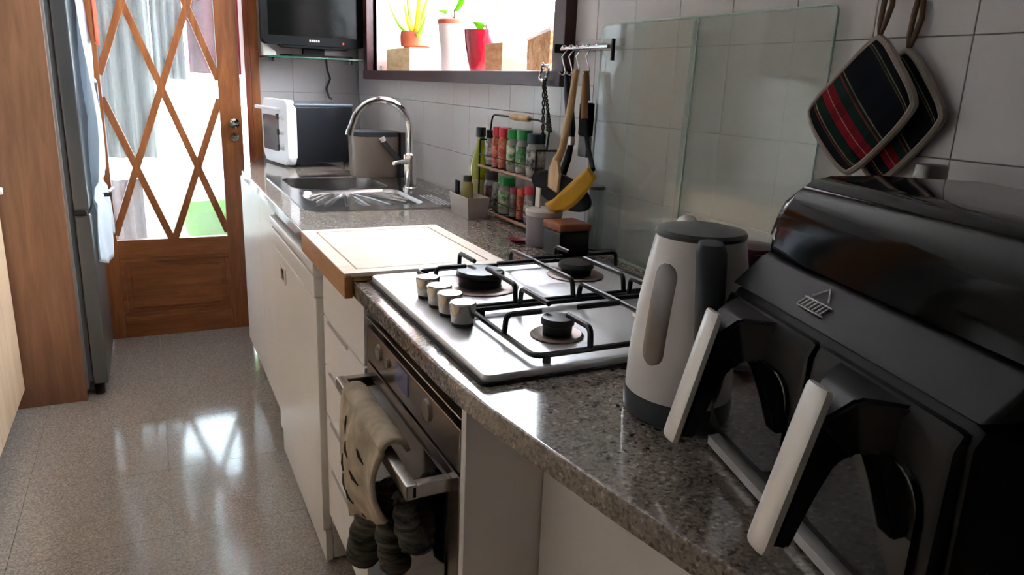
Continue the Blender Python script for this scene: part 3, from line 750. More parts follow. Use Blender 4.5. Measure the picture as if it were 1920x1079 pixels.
# logo: roof outline over a small bar, on the control band
def band_pt(w, s):   # s 0..1 up the slanted band face
    return Vector((w, .014+(.045-.014)*s-.0012, .187+(.216-.187)*s+.0012))
lg = B()
tube(lg, [band_pt(.110, .62), band_pt(.122, .92), band_pt(.136, .62)], .0009, 6)
for k in range(7):
    a, b = band_pt(.103+k*.0062, .30), band_pt(.106+k*.0062, .52)
    tube(lg, [a, b], .0011, 6)
tube(lg, [band_pt(.103, .28), band_pt(.146, .28)], .0007, 6); tube(lg, [band_pt(.103, .54), band_pt(.146, .54)], .0007, 6)
obj('logo', lg, mat('logo_silver', '#b8b8ba', .5), AF, local=True)
def basket(w0, w1, hc):
    """basket front with window, and its handle centred at hc"""
    b = afp('basket', [(.0, .024), (.02, .022), (.02, .178), (.008, .178), (.002, .165)], w0, w1, BLACKM, .006)
    # glossy window with rounded lower corners and a scooped top edge
    poly = rrect(w0+.014, w1-.014, .034, .137, .030, 6)
    bm = prism(B(), poly, lambda a, c, t: Vector((a, t, c)), -.0035, .004, .0015)
    obj('window', bm, BLACKG, b, local=True)
    # bracket: lofted rectangular sections from the basket top out to the strip and down behind it
    secs = [  # centre d,h ; half width ; half thickness ; direction angle (of the path in d,h)
        (.012, .157, .050, .019, PI), (-.004, .155, .038, .021, PI), (-.016, .150, .024, .024, PI*1.05),
        (-.0255, .138, .0165, .022, PI*1.25), (-.034, .118, .0120, .015, PI*1.42), (-.042, .09, .0115, .011, PI*1.43), (-.051, .06, .0115, .009, PI*1.43), (-.056, .042, .011, .008, PI*1.43)]
    bm = B(); pr = None
    for d, h, hw, ht, a in secs:
        nx, nz = -math.sin(a), math.cos(a)
        cur = [bm.verts.new((hc+sw*hw, d+nx*st*ht, h+nz*st*ht)) for sw, st in ((-1, -1), (1, -1), (1, 1), (-1, 1))]
        if pr:
            for i in range(4): bm.faces.new((pr[i], pr[(i+1) % 4], cur[(i+1) % 4], cur[i]))
        else: bm.faces.new(cur)
        pr = cur
    bm.faces.new(pr[::-1])
    bmesh.ops.bevel(bm, geom=list(bm.edges), offset=.003, segments=2, affect='EDGES')
    hnd = obj('handle_bracket', bm, BLACKM, b, local=True)
    strip = [(-.0335, .174), (-.041, .172), (-.0745, .040), (-.067, .037)]
    # strip with a gently rounded outer face
    bs = B(); t0, t1 = Vector((0, -.0335, .174)), Vector((0, -.067, .037)); ax_ = (t1-t0).normalized(); out_ = Vector((0, ax_.z, -ax_.y)).normalized()
    if out_.y > 0: out_ = -out_
    prev = None
    for q, sc_ in ((0, .86), (.015, .96), (.04, 1), (.96, 1), (.985, .96), (1, .86)):
        c0 = t0.lerp(t1, q); cur = []
        for k in range(9):
            a = PI*k/8; cur.append(bs.verts.new(c0+Vector((hc+.0148*math.cos(a)*sc_, 0, 0))+out_*(.0025+.0065*math.sin(a)**.7*sc_ if 0 < k < 8 else .001)))
        if prev:
            for i in range(9): bs.faces.new((prev[i], prev[(i+1) % 9], cur[(i+1) % 9], cur[i]))
        else: bs.faces.new(cur[::-1])
        prev = cur
    bs.faces.new(prev)
    g = obj('handle_strip', bs, SILV, b, local=True, label='silver handle strip')
basket(-.008, .163, .055); basket(.167, .338, .245)

# ================================================================== GLASS SPLASH PANELS
def splash(name, y0, y1, xb, xt, label):
    g = thing(name, label, 'glass panel', (xb, (y0+y1)/2, CZ), group=None)
    tp = 1.405; th = .005
    def fn(a, b, t): return Vector((xb+(xt-xb)*(b-CZ)/(tp-CZ)+t, a, b))
    pl = rrect(y0, y1, CZ+.001, tp, .012, 4)
    obj('pane', prism(B(), pl, fn, 0, th), GLW, g, smooth=False)
    pts = [fn(a, b, th/2) for a, b in pl]
    obj('edge', tube(B(), pts, .0022, 6, closed=True), GEDGE, g, label='pale green polished edge')
splash('glass_splash_panel', 1.215, 1.56, .966, .974, 'clear greenish glass panel leaning on the tiles beside the utensil rail, front one of two')
splash('glass_splash_panel', .893, 1.240, .9735, .984, 'clear glass panel leaning on the tiles nearer the tartan pot holders, rear one of two')

# ================================================================== POT HOLDERS
def plaid():
    m = bpy.data.materials.new('tartan_cloth'); m.use_nodes = True; nt = m.node_tree; b = nt.nodes['Principled BSDF']; b.inputs['Roughness'].default_value = .95
    b.inputs['Specular IOR Level'].default_value = .1
    uv = nt.nodes.new('ShaderNodeTexCoord'); sep = nt.nodes.new('ShaderNodeSeparateXYZ'); nt.links.new(uv.outputs['UV'], sep.inputs[0])
    r = nt.nodes.new('ShaderNodeValToRGB'); r.color_ramp.interpolation = 'CONSTANT'
    st = [(0, '#0e1218'), (.10, '#7a7860'), (.112, '#12241f'), (.13, '#6a5c4c'), (.14, '#11131c'), (.46, '#857f68'), (.472, '#12241f'), (.50, '#7d2f2c'), (.512, '#16302a'), (.60, '#6e161f'), (.672, '#a58a72'), (.682, '#7a1824'), (.75, '#12241f'), (.84, '#8a8468'), (.852, '#12241f'), (.87, '#752c2a'), (.882, '#0f131b')]
    e = r.color_ramp.elements; e[0].position = 0; e[0].color = rgb(st[0][1]); e[1].position = st[1][0]; e[1].color = rgb(st[1][1])
    for p, c in st[2:]: q = e.new(p); q.color = rgb(c)
    nt.links.new(sep.outputs[1], r.inputs[0])
    r2 = nt.nodes.new('ShaderNodeValToRGB'); r2.color_ramp.interpolation = 'CONSTANT'; e = r2.color_ramp.elements
    e[0].position = 0; e[0].color = (1, 1, 1, 1); e[1].position = .3; e[1].color = (.55, .6, .6, 1)
    for p, v in ((.45, 1), (.62, .7), (.66, 1), (.8, .55), (.88, 1)): q = e.new(p); q.color = (v, v, v, 1)
    nt.links.new(sep.outputs[0], r2.inputs[0])
    mx = nt.nodes.new('ShaderNodeMix'); mx.data_type = 'RGBA'; mx.blend_type = 'MULTIPLY'; mx.inputs[0].default_value = .7
    nt.links.new(r.outputs[0], mx.inputs[6]); nt.links.new(r2.outputs[0], mx.inputs[7]); nt.links.new(mx.outputs[2], b.inputs['Base Color'])
    return m
PLAID = plaid()
def holder(name, T, Rr, Bt, Lf, x, label, curl):
    """corners as (y,z): top, right(near), bottom, left(far)"""
    o_ = thing(name, label, 'pot holder', (x, T[0], T[1]))
    T, Rr, Bt, Lf = [Vector(p) for p in (T, Rr, Bt, Lf)]
    def P(u, v):   # u: top->right, v: top->left
        # round the corners by pulling towards the centre
        uu, vv = u*2-1, v*2-1
        k = 1-.17*(abs(uu)*abs(vv))**2
        uu *= k; vv *= k; u_, v_ = (uu+1)/2, (vv+1)/2
        p = T*(1-u_)*(1-v_)+Rr*u_*(1-v_)+Bt*u_*v_+Lf*(1-u_)*v_
        # sides bow inwards a little
        cx = (T+Bt)/2; s = 1-.09*(max(abs(uu), abs(vv))**3)*(1-min(abs(uu), abs(vv))**2)
        p = cx+(p-cx)*s
        d = curl*(math.sin(PI*u_)*.4+.6*v_*v_)
        return Vector((x-d, p.x, p.y))
    N = 24; bm = B(); uvl = bm.loops.layers.uv.new('UVMap')
    vs = [[bm.verts.new(P(i/N, j/N)) for j in range(N+1)] for i in range(N+1)]
    for i in range(N):
        for j in range(N):
            f = bm.faces.new((vs[i][j], vs[i+1][j], vs[i+1][j+1], vs[i][j+1]))
            for l, (a, b) in zip(f.loops, ((i, j), (i+1, j), (i+1, j+1), (i, j+1))): l[uvl].uv = (a/N, b/N)
    pad = obj('pad', bm, PLAID, o_); solid(pad, .010)
    ring = [P(i/N, 0) for i in range(N)]+[P(1, j/N) for j in range(N)]+[P(1-i/N, 1) for i in range(N)]+[P(0, 1-j/N) for j in range(N)]
    obj('piping', tube(B(), ring, .0062, 8, closed=True), PIPING, o_, label='cream edge binding')
    t0 = P(0, 0)
    lp = [t0, t0+Vector((.0, -.006, .02)), t0+Vector((.004, -.010, .045)), t0+Vector((.006, -.006, .07)), t0+Vector((.004, .000, .075)), t0+Vector((.002, .002, .05)), t0+Vector((0, .002, .02))]
    obj('hanging_loop', tube(B(), lp, .004, 8, closed=True), CORD, o_)
holder('pot_holder', (.757, 1.352), (.672, 1.245), (.772, 1.125), (.87, 1.24), .987, 'dark tartan quilted pot holder hanging behind, mostly hidden', .006)
holder('pot_holder', (.792, 1.372), (.703, 1.262), (.808, 1.135), (.918, 1.240), .968, 'black, red and green tartan pot holder with cream binding, hanging in front', .012)
bm = B(); tube(bm, [(1.0, .774, 1.447), (.975, .774, 1.447), (.965, .774, 1.443), (.962, .774, 1.455)], .004, 8)
c_ = obj('wall_hook', bm, CHROME); tag(c_, 'small wall hook carrying the tartan pot holders', 'hook')

# ================================================================== BOTTLE, CANISTER NEAR WALL
t = thing('screw_cap_bottle', 'tall bottle with aluminium screw cap hidden behind the air fryer', 'bottle', (.93, .652, CZ))
lathe(bm := B(), [(0, 0), (.034, 0), (.036, .004), (.036, .19), (.030, .225), (.019, .25), (.018, .27), (0, .27)], (.93, .652, CZ), 28); obj('glass_body', bm, mat('bottle_brown', '#2c2420', .12, coat=.5), t)
lathe(bm := B(), [(.0195, .262), (.0205, .264), (.0205, .283), (.0198, .284), (.0198, .286), (.0205, .287), (.0205, .301), (.019, .304), (0, .304)], (.93, .652, CZ), 28); obj('screw_cap', bm, ALCAP, t)
t = thing('maroon_canister', 'dark maroon canister between kettle and air fryer near the wall', 'canister', (.925, .95, CZ))
lathe(bm := B(), [(0, 0), (.036, 0), (.038, .003), (.040, .10), (.041, .125), (0, .125)], (.925, .95, CZ), 28); obj('body', bm, MAROON, t)
lathe(bm := B(), [(0, .126), (.043, .126), (.043, .134), (.02, .138), (0, .138)], (.925, .95, CZ), 28); obj('lid', bm, MAROON, t)

# ================================================================== SPICE RACK
rk = thing('spice_rack', 'two-tier dark wire spice rack with wooden carrying grip by the wall', 'rack', (.95, 1.92, CZ))
RY0, RY1, RX0, RX1 = 1.752, 2.125, .917, .978
S1, S2 = CZ+.012, 1.022
for (x, y) in ((RX0, RY0), (RX0, RY1), (RX1, RY0), (RX1, RY1)):
    obj('upright', tube(B(), [(x, y, CZ), (x, y, 1.10)], .0028, 8), WIRE, rk)
for zz in (S1, S2):
    bm = B(); tube(bm, [(RX0, RY0, zz), (RX0, RY1, zz), (RX1, RY1, zz), (RX1, RY0, zz)], .0025, 8, closed=True)
    for k in range(9): y = RY0+(k+.5)*(RY1-RY0)/9; tube(bm, [(RX0, y, zz), (RX1, y, zz)], .0016, 6)
    sh = obj('shelf', bm, WIRE, rk)
    obj('front_rail', tube(B(), [(RX0-.003, RY0, zz), (RX0-.003, RY1, zz)], .0045, 8), RACKW, sh, label='copper-brown front rail')
    obj('guard_wire', tube(B(), [(RX0, RY0, zz+.035), (RX0, RY1, zz+.035)], .0018, 6), WIRE, sh)
xm = (RX0+RX1)/2
pts = arc_corner([(xm, RY0, 1.10), (xm, RY0-.012, 1.165), (xm, RY0+.05, 1.176), (xm, 2.0, 1.176), (xm, RY1-.02, 1.176), (xm, RY1, 1.10)], .02, 4)
obj('carrying_hoop', tube(B(), pts, .0028, 8), WIRE, rk)
obj('grip', tube(B(), [(xm, 1.86, 1.176), (xm, 1.89, 1.176), (xm, 1.95, 1.176), (xm, 1.975, 1.176)], [.0075, .009, .009, .0075], 12), SPOONW, rk, label='turned wooden grip')
for y in (RY0, RY1):
    obj('end_bar', tube(B(), [(RX0, y, 1.10), (RX1, y, 1.10)], .0025, 8), WIRE, rk)
def jar(y, z, r, h, capm, bodym, labm, label, cat='spice jar', group=None, x=xm):
    t = thing('spice_jar', label, cat, (x, y, z), group=group); c = (x, y, z)
    lathe(bm := B(), [(0, .001), (r*.92, .001), (r, .005), (r, h*.68), (r*.82, h*.76), (r*.8, h*.80), (0, h*.80)], c, 20); obj('jar_body', bm, bodym, t)
    lathe(bm := B(), [(r*1.012, h*.16), (r*1.015, h*.17), (r*1.015, h*.62), (r*1.012, h*.63)], c, 20); obj('label_wrap', bm, labm, t)
    lathe(bm := B(), [(r*.85, h*.77), (r*.95, h*.775), (r*.95, h*.99), (r*.88, h), (0, h)], c, 20); obj('cap', bm, capm, t)
def spot(name, base, c1, c2, sc_=60):
    return ramp_mat(name, [(.38, c1), (.5, base), (.62, c2)], sc_, .4, detail=3)
L_W = spot('label_white_speckled', '#a8a39c', '#3a3a3c', '#c8c4be')
L_RO = spot('label_red_orange', '#b8482c', '#8a2a20', '#c98a6a')
L_GW = spot('label_green_white', '#8fa37a', '#2f6a3a', '#c4c2b0', 45)
L_G = spot('label_green', '#3f7a44', '#1d4a2a', '#a8b08a', 45)
L_M = spot('label_mauve', '#6a4a4c', '#4a3034', '#8a6a64')
L_BW = spot('label_black_white', '#8a8884', '#1c1c1e', '#bdb8b0', 45)
zu, zl = S2+.003, S1+.003
jar(2.103, zu, .019, .105, BLKN, JGL, L_W, 'white jar with black cap at far end of the rack’s upper shelf'.replace('’', "'"))
jar(2.056, zu, .0195, .118, CAPR, spot('paprika', '#a8502f', '#7a3420', '#c27a50'), L_RO, 'red-capped orange jar on upper shelf beside the black-capped jar')
jar(2.010, zu, .0195, .118, CAPR, spot('paprika', '#a8502f', '#7a3420', '#c27a50'), L_RO, 'red-capped orange jar on upper shelf beside the green-capped jars')
jar(1.943, zu, .024, .118, CAPG, JGL, L_GW, 'green-capped herb jar with pale label beside the red-capped jars')
jar(1.884, zu, .023, .120, CAPG, JGL, L_G, 'green-capped herb jar with green label beside the teal-capped jar')
jar(1.812, zu, .0265, .115, CAPT, JGL, L_BW, 'wider jar with dark teal cap and white label at near end of upper shelf')
jar(2.100, zl, .022, .110, CAPB, JGL, L_M, 'mauve jar with dark brown cap at far end of lower shelf')
jar(2.050, zl, .018, .085, JGL, JGL, L_BW, 'clear short jar with black and white label on lower shelf')
jar(1.985, zl, .026, .108, CAPG, JGL, L_GW, 'wide green-capped jar on the lower shelf')
jar(1.925, zl, .018, .085, CAPP, JGL, L_M, 'short jar with plum cap on the lower shelf')
jar(1.878, zl, .0185, .088, CAPO, spot('chili', '#a8452a', '#6a2a1c', '#b87a58'), L_RO, 'short jar with orange cap on the lower shelf')
jar(1.826, zl, .0215, .102, CAPR, JGL, L_BW, 'red-capped jar with speckled label at near end of lower shelf')

# oil bottle, white tub, small jar in it
t = thing('olive_oil_bottle', 'tall olive oil bottle, yellow-green with dark cap, at far end of the spice rack', 'bottle', (.952, 2.20, CZ))
OC = (.952, 2.20, CZ)
lathe(bm := B(), [(0, 0), (.030, 0), (.032, .004), (.032, .13), (.029, .15), (.016, .19), (.0125, .205), (.0125, .225), (0, .225)], OC, 28); obj('glass_body', bm, OIL, t)
lathe(bm := B(), [(.0324, .02), (.0326, .021), (.0326, .09), (.0324, .091)], OC, 28); obj('label_wrap', bm, OLAB, t)
lathe(bm := B(), [(.0135, .222), (.0155, .224), (.0155, .250), (.014, .252), (0, .252)], OC, 20); obj('cap', bm, CAPD, t)
t = thing('white_tub', 'small square white tub standing before the spice rack', 'container', (.858, 2.06, CZ))
def opentub(x0, x1, y0, y1, z0, z1, tk, taper=.006):
    bm = B(); L = []
    for (i, z, s) in ((0, z0, -taper), (0, z1, 0), (tk, z1, 0), (tk, z0+tk, -taper)):
        L.append([bm.verts.new(v) for v in ((x0+i-s, y0+i-s, z), (x1-i+s, y0+i-s, z), (x1-i+s, y1-i+s, z), (x0+i-s, y1-i+s, z))])
    for a, b in zip(L, L[1:]):
        for k in range(4): bm.faces.new((a[k], a[(k+1) % 4], b[(k+1) % 4], b[k]))
    bm.faces.new(L[0]); bm.faces.new(L[-1])
    return bm
obj('tub', opentub(.823, .893, 1.985, 2.135, CZ, CZ+.062, .003), mat('tub_white', '#b8aea6', .4), t)
t = thing('dropper_bottle', 'small dark-capped bottle with pale label standing in the white tub', 'bottle', (.862, 2.085, CZ+.004))
lathe(bm := B(), [(0, 0), (.017, 0), (.018, .003), (.018, .085), (.012, .095), (0, .095)], (.862, 2.085, CZ+.004), 20); obj('bottle_body', bm, OLAB, t)
lathe(bm := B(), [(.012, .094), (.013, .095), (.013, .112), (0, .113)], (.862, 2.085, CZ+.004), 16); obj('cap', bm, CAPD, t)
t = thing('dark_sachet', 'thin black folded sachet upright in the white tub', 'sachet', (.845, 2.12, CZ+.004))
obj('sachet', panelbox(.835, .840, 2.09, 2.118, CZ+.0045, CZ+.10, .001), BLKN, t)

# items near end of rack
t = thing('white_canister', 'white round canister with flat lid behind the black box with wooden lid', 'canister', (.875, 1.615, CZ))
lathe(bm := B(), [(0, 0), (.041, 0), (.043, .003), (.044, .075), (0, .075)], (.875, 1.615, CZ), 32); obj('body', bm, mat('canister_grey', '#8f868c', .35), t)
lathe(bm := B(), [(0, .076), (.046, .076), (.0465, .087), (.043, .091), (0, .092)], (.875, 1.615, CZ), 32); obj('lid', bm, mat('canister_lid', '#c2b8b2', .4), t)
t = obj('lid_scoop', panelbox(.862, .867, 1.618, 1.642, CZ+.0925, CZ+.142, .002), mat('scoop_white', '#cfc8bc', .4)); tag(t, 'flat white stick standing on the white round canister', 'scoop')
t = thing('wooden_lid_box', 'black square tin with reddish wooden lid beside the hob', 'box', (.885, 1.49, CZ))
obj('tin', panelbox(.838, .918, 1.465, 1.545, CZ, CZ+.060, .004), mat('tin_black', '#0a0c10', .35), t)
obj('lid', panelbox(.835, .921, 1.462, 1.548, CZ+.061, CZ+.079, .004), ramp_mat('redwood_lid', [(.3, '#7a4026'), (.7, '#a8623c')], 8, .45, stretch=(2, 8, 8)), t)
bm = B(); lathe(bm, [(0, 0), (.011, 0), (.012, .006), (0, .014)], (.905, 1.4415, CZ+.088), 14, 'y'); bm.free()
t = thing('tall_glass_jar', 'tall clear storage jar against the wall behind the black tin', 'jar', (.965, 1.52, CZ))
lathe(bm := B(), [(.017, .0), (.019, .003), (.019, .15), (.017, .15), (.017, .006), (0, .006)], (.965, 1.52, CZ), 24); obj('glass_body', bm, thin_glass('jar_clear', '#eef2f0', haze=.12, hazecol='#b8b4b0'), t)
lathe(bm := B(), [(0, .151), (.020, .151), (.020, .158), (0, .16)], (.965, 1.52, CZ), 24); obj('lid', bm, GREYS, t)
bm = B(); lathe(bm, [(0, .001), (.018, .001), (.026, .008), (.024, .008), (.016, .004), (0, .004)], (.83, 1.66, CZ), 24)
t = obj('maroon_dish', bm, mat('dish_maroon', '#7a1a34', .3)); tag(t, 'tiny maroon dish on the worktop beside the white canister', 'dish')

# ================================================================== UTENSIL RAIL
ur = thing('utensil_rail', 'chrome hanging rail with bracket plates screwed to the wall by the window', 'rail', (.975, 1.6, 1.355))
RZ = 1.356
obj('bar', tube(B(), [(.952, 1.492, RZ), (.952, 1.722, RZ)], .0045, 10), CHROME, ur)
obj('back_plate', panelbox(.992, .9995, 1.50, 1.71, RZ+.004, RZ+.022, .002), mat('rail_plate', '#a8a09c', .3, metal=.7), ur)
for y in (1.545, 1.605): obj('bolt', tube(B(), [(.999, y, RZ+.012), (.952, y, RZ+.004)], .004, 8), CHROME, ur)
obj('end_bracket', panelbox(.958, .966, 1.486, 1.492, RZ-.03, RZ+.018, .001), mat('bracket_dark', '#3a3a3e', .3, metal=.8), ur)
obj('end_bracket', panelbox(.94, .967, 1.722, 1.726, RZ-.01, RZ+.012, .001), mat('bracket_dark', '#3a3a3e', .3, metal=.8), ur)
hooks = [1.69, 1.655, 1.62, 1.575]
def s_hook(y, label):
    bm = B(); pts = []
    for k in range(7): a = PI*(.9-k/6*1.1); pts.append((.952+.0075*math.cos(a), y+.004, RZ+.0075*math.sin(a)+.0))
    pts += [(.944, y, RZ-.02), (.950, y-.006, RZ-.045)]
    for k in range(7): a = PI*(-.0+-k/6*1.0); pts.append((.943+.008*math.cos(a), y-.008, RZ-.055+.008*math.sin(a)))
    pts = [Vector(p) for p in pts]
    tube(bm, pts, .0018, 8); o = obj('s_hook', bm, CHROME); tag(o, label, 'hook', 'hooks on the utensil rail')
s_hook(hooks[0], 'chrome s-hook on the utensil rail carrying the black ladle')
s_hook(hooks[1], 'empty chrome s-hook on the utensil rail, second from the window')
s_hook(hooks[2], 'chrome s-hook on the utensil rail carrying the wooden spatula')
s_hook(hooks[3], 'chrome s-hook on the utensil rail carrying the yellow turner')
HZ = RZ-.062
# black ladle
t = thing('black_ladle', 'black skimmer ladle with navy handle hanging on the utensil rail', 'ladle', (.945, 1.66, HZ))
obj('handle', tube(B(), [(.944, 1.662, HZ), (.946, 1.650, HZ-.05), (.950, 1.635, HZ-.13), (.951, 1.632, HZ-.15)], [.006, .011, .012, .008], 12), NAVY, t, label='navy handle')
obj('collar', tube(B(), [(.951, 1.632, HZ-.148), (.951, 1.631, HZ-.168)], .009, 12), SILV, t)
obj('shaft', tube(B(), [(.951, 1.631, HZ-.165), (.94, 1.625, HZ-.20), (.917, 1.615, HZ-.25)], [.007, .009, .010], 10), BLKN, t)
bm = B()
def bowlfn(u, v):
    a = 2*PI*u; r = v
    return Vector((.912-.018*r*r, 1.577+.147*r*math.cos(a), 1.022+.040*r*math.sin(a)+.010*r*math.cos(a)))
grid_surf(bm, bowlfn, 36, 8); bmesh.ops.remove_doubles(bm, verts=bm.verts, dist=1e-5)
solid(obj('bowl', bm, BLKN, t), .004)
# wooden spatula
t = thing('wooden_spatula', 'pale wooden spatula with angled blade hanging on the utensil rail', 'spatula', (.935, 1.60, HZ))
obj('handle', tube(B(), [(.936, 1.602, HZ+.01), (.915, 1.583, HZ-.08), (.889, 1.564, HZ-.17), (.877, 1.568, HZ-.20)], [.0075, .009, .0085, .010], 12), SPOONW, t)
bm = B(); prism(bm, [(1.560, 1.0996), (1.580, 1.1006), (1.600, 1.070), (1.600, 1.0275), (1.552, 1.018), (1.546, 1.063)], YZ, .872, .880, .002); obj('blade', bm, SPOONW, t)
# yellow turner
t = thing('yellow_turner', 'yellow-bladed turner with wooden grip hanging on the utensil rail', 'turner', (.94, 1.56, HZ))
obj('grip', tube(B(), [(.942, 1.568, HZ+.008), (.940, 1.562, HZ-.06), (.938, 1.555, HZ-.10)], [.007, .009, .008], 12), mat('grip_ochre', '#8a6432', .5), t)
obj('shaft', tube(B(), [(.938, 1.555, HZ-.10), (.925, 1.51, HZ-.16), (.892, 1.427, HZ-.205)], .0055, 10), BLKN, t)
def yb(u, v):
    c = Vector((.887-.014*math.sin(u*PI*.6), 1.421+.165*u, 1.084-.108*u**.9-.012*math.sin(u*PI)))
    w = .006+.017*math.sin(min(1, u*1.15+.12)*PI*.85)
    return c+Vector((-.012*(v-.5)*2, 0, w*(v-.5)*2))
bm = grid_surf(B(), yb, 20, 4); solid(obj('blade', bm, YELL, t), .005)
# grey brush
t = thing('silicone_brush', 'dark grey silicone basting brush hanging behind the yellow turner', 'brush', (.965, 1.59, 1.29))
obj('handle', tube(B(), [(.962, 1.592, 1.30), (.965, 1.588, 1.235)], [.004, .006], 10), GREYS, t)
obj('head', panelbox(.955, .975, 1.568, 1.612, 1.15, 1.23, .005), BLKN, t)
obj('bristles', panelbox(.957, .973, 1.570, 1.610, 1.10, 1.15, .003), GREYS, t)
# ring with braided cords on the window frame
t = thing('ring_with_cords', 'metal ring with braided dark cords hanging at the window frame corner', 'key ring', (.955, 1.80, 1.30))
pts = [(.955+.004*math.sin(k), 1.802+.022*math.cos(2*PI*k/20), 1.297+.020*math.sin(2*PI*k/20)) for k in range(20)]
obj('ring', tube(B(), pts, .0035, 8, closed=True), CHROME, t)
def braid(p0, p1, n=26, amp=.003):
    p0, p1 = Vector(p0), Vector(p1); bm = B()
    for ph in (0, PI):
        tube(bm, [p0.lerp(p1, k/n)+Vector((amp*math.cos(k*.9+ph), amp*math.sin(k*.9+ph), 0)) for k in range(n+1)], .0022, 6)
    return bm
BRC = mat('braid_dark', '#2c2724', .8)
for a, b in (((.955, 1.80, 1.28), (.955, 1.79, 1.125)), ((.95, 1.79, 1.28), (.953, 1.765, 1.20)), ((.953, 1.765, 1.20), (.955, 1.748, 1.148)), ((.953, 1.765, 1.20), (.955, 1.765, 1.15))):
    obj('cord', braid(a, b), BRC, t)
bm = B(); tube(bm, [(.968, 1.802, 1.318), (.955, 1.802, 1.316), (.951, 1.802, 1.324)], .003, 8); c_ = obj('frame_hook', bm, CHROME); tag(c_, 'small hook in the window frame holding the ring with cords', 'hook')

# ================================================================== WINDOW SILL THINGS
SZ = 1.298
t = thing('wooden_planter', 'long pale wooden planter box at the far end of the window sill', 'planter', (1.12, 3.4, SZ))
obj('box', opentub(1.05, 1.205, 3.22, 3.57, SZ, SZ+.105, .009, 0), BOXW, t, smooth=False)
t = thing('terracotta_pot', 'terracotta flower pot standing in the pale wooden planter', 'plant pot', (1.125, 3.37, SZ+.01))
PC = (1.125, 3.36, SZ+.012)
lathe(bm := B(), [(0, 0), (.045, 0), (.056, .10), (.068, .105), (.071, .14), (.068, .165), (.058, .165), (.056, .15), (0, .15)], PC, 28); obj('pot', bm, TERRA, t)
lathe(bm := B(), [(0, .151), (.056, .151), (0, .156)], PC, 20); obj('soil', bm, SOIL, t)
t = thing('aloe_plant', 'aloe with long pointed green and yellow leaves growing in the terracotta pot', 'plant', (PC[0], PC[1], SZ+.163))
def leaf(base, tip, w, bend, th=.35):
    b0, b1 = Vector(base), Vector(tip); n_ = 10; P_, R_ = [], []
    for k in range(n_+1):
        q = k/n_; P_.append(b0.lerp(b1, q)+Vector(bend)*math.sin(q*PI)); R_.append(max(.0012, w*(1-q**1.6)))
    bm = B(); tube(bm, P_, R_, 8); return bm
z0_ = SZ+.16
for tip, w, bend, m_ in (((1.06, 3.62, 1.66), .011, (0, .02, -.03), ALOE), ((1.10, 3.45, 1.74), .014, (0, .01, -.01), ALOE), ((1.10, 3.24, 1.74), .016, (0, -.02, 0), ALOEY), ((1.15, 3.18, 1.76), .012, (0, -.01, 0), ALOE), ((1.08, 3.08, 1.55), .012, (0, 0, -.02), ALOE), ((1.05, 3.30, 1.60), .012, (-.01, 0, 0), ALOEY), ((1.19, 3.42, 1.66), .012, (0, 0, 0), ALOE)):
    obj('leaf', leaf((1.125+(tip[0]-1.125)*.15, 3.36+(tip[1]-3.36)*.12, z0_), tip, w, bend), m_, t)
t = thing('small_sprout', 'tiny green sprout poking from the far corner of the wooden planter', 'plant', (1.07, 3.53, SZ+.1))
obj('leaf', leaf((1.07, 3.53, SZ+.012), (1.05, 3.56, SZ+.135), .006, (0, 0, 0)), LEAF, t)
obj('leaf', leaf((1.07, 3.53, SZ+.012), (1.06, 3.50, SZ+.13), .006, (0, 0, 0)), LEAF, t)
# white pot
t = thing('white_pot', 'tall tapered white plant pot with terracotta rim on the window sill', 'plant pot', (1.10, 2.83, SZ))
PC = (1.10, 2.83, SZ)
lathe(bm := B(), [(0, 0), (.044, 0), (.046, .003), (.049, .08), (.056, .13), (.061, .185), (.056, .185), (.053, .14), (0, .14)], PC, 32); obj('pot', bm, POTW, t)
lathe(bm := B(), [(.0565, .18), (.062, .181), (.063, .196), (.060, .199), (.055, .199), (.053, .185)], PC, 32); obj('rim', bm, TERRA, t, label='terracotta rim')
lathe(bm := B(), [(0, .186), (.054, .186), (0, .19)], PC, 20); obj('soil', bm, SOIL, t)
t = thing('leafy_cutting', 'young cutting with one broad upright green leaf in the white pot', 'plant', (1.10, 2.83, SZ+.188))
obj('stem', tube(B(), [(1.10, 2.83, SZ+.186), (1.10, 2.825, SZ+.215), (1.095, 2.82, SZ+.235)], [.005, .004, .003], 8), STEM, t)
obj('stem', tube(B(), [(1.10, 2.83, SZ+.205), (1.09, 2.86, SZ+.225), (1.085, 2.885, SZ+.228)], [.003, .002, .0015], 6), STEM, t)
def flatleaf(base, tip, w, nrm=(1, 0, 0), cup=.01):
    b0, b1 = Vector(base), Vector(tip); ax = (b1-b0).normalized(); sd = ax.cross(Vector(nrm)).normalized(); up = sd.cross(ax)
    def fn(u, v):
        s = (v-.5)*2; ww = w*math.sin(PI*min(1, u*.96+.03))**.8
        return b0.lerp(b1, u)+sd*s*ww+up*(cup*s*s+cup*1.5*math.sin(u*PI))
    return grid_surf(B(), fn, 10, 4)
solid(obj('leaf', flatleaf((1.095, 2.82, SZ+.23), (1.08, 2.735, SZ+.32), .024), LEAF, t), .003)
solid(obj('leaf', flatleaf((1.085, 2.885, SZ+.226), (1.07, 2.93, SZ+.235), .010), LEAF, t), .002)
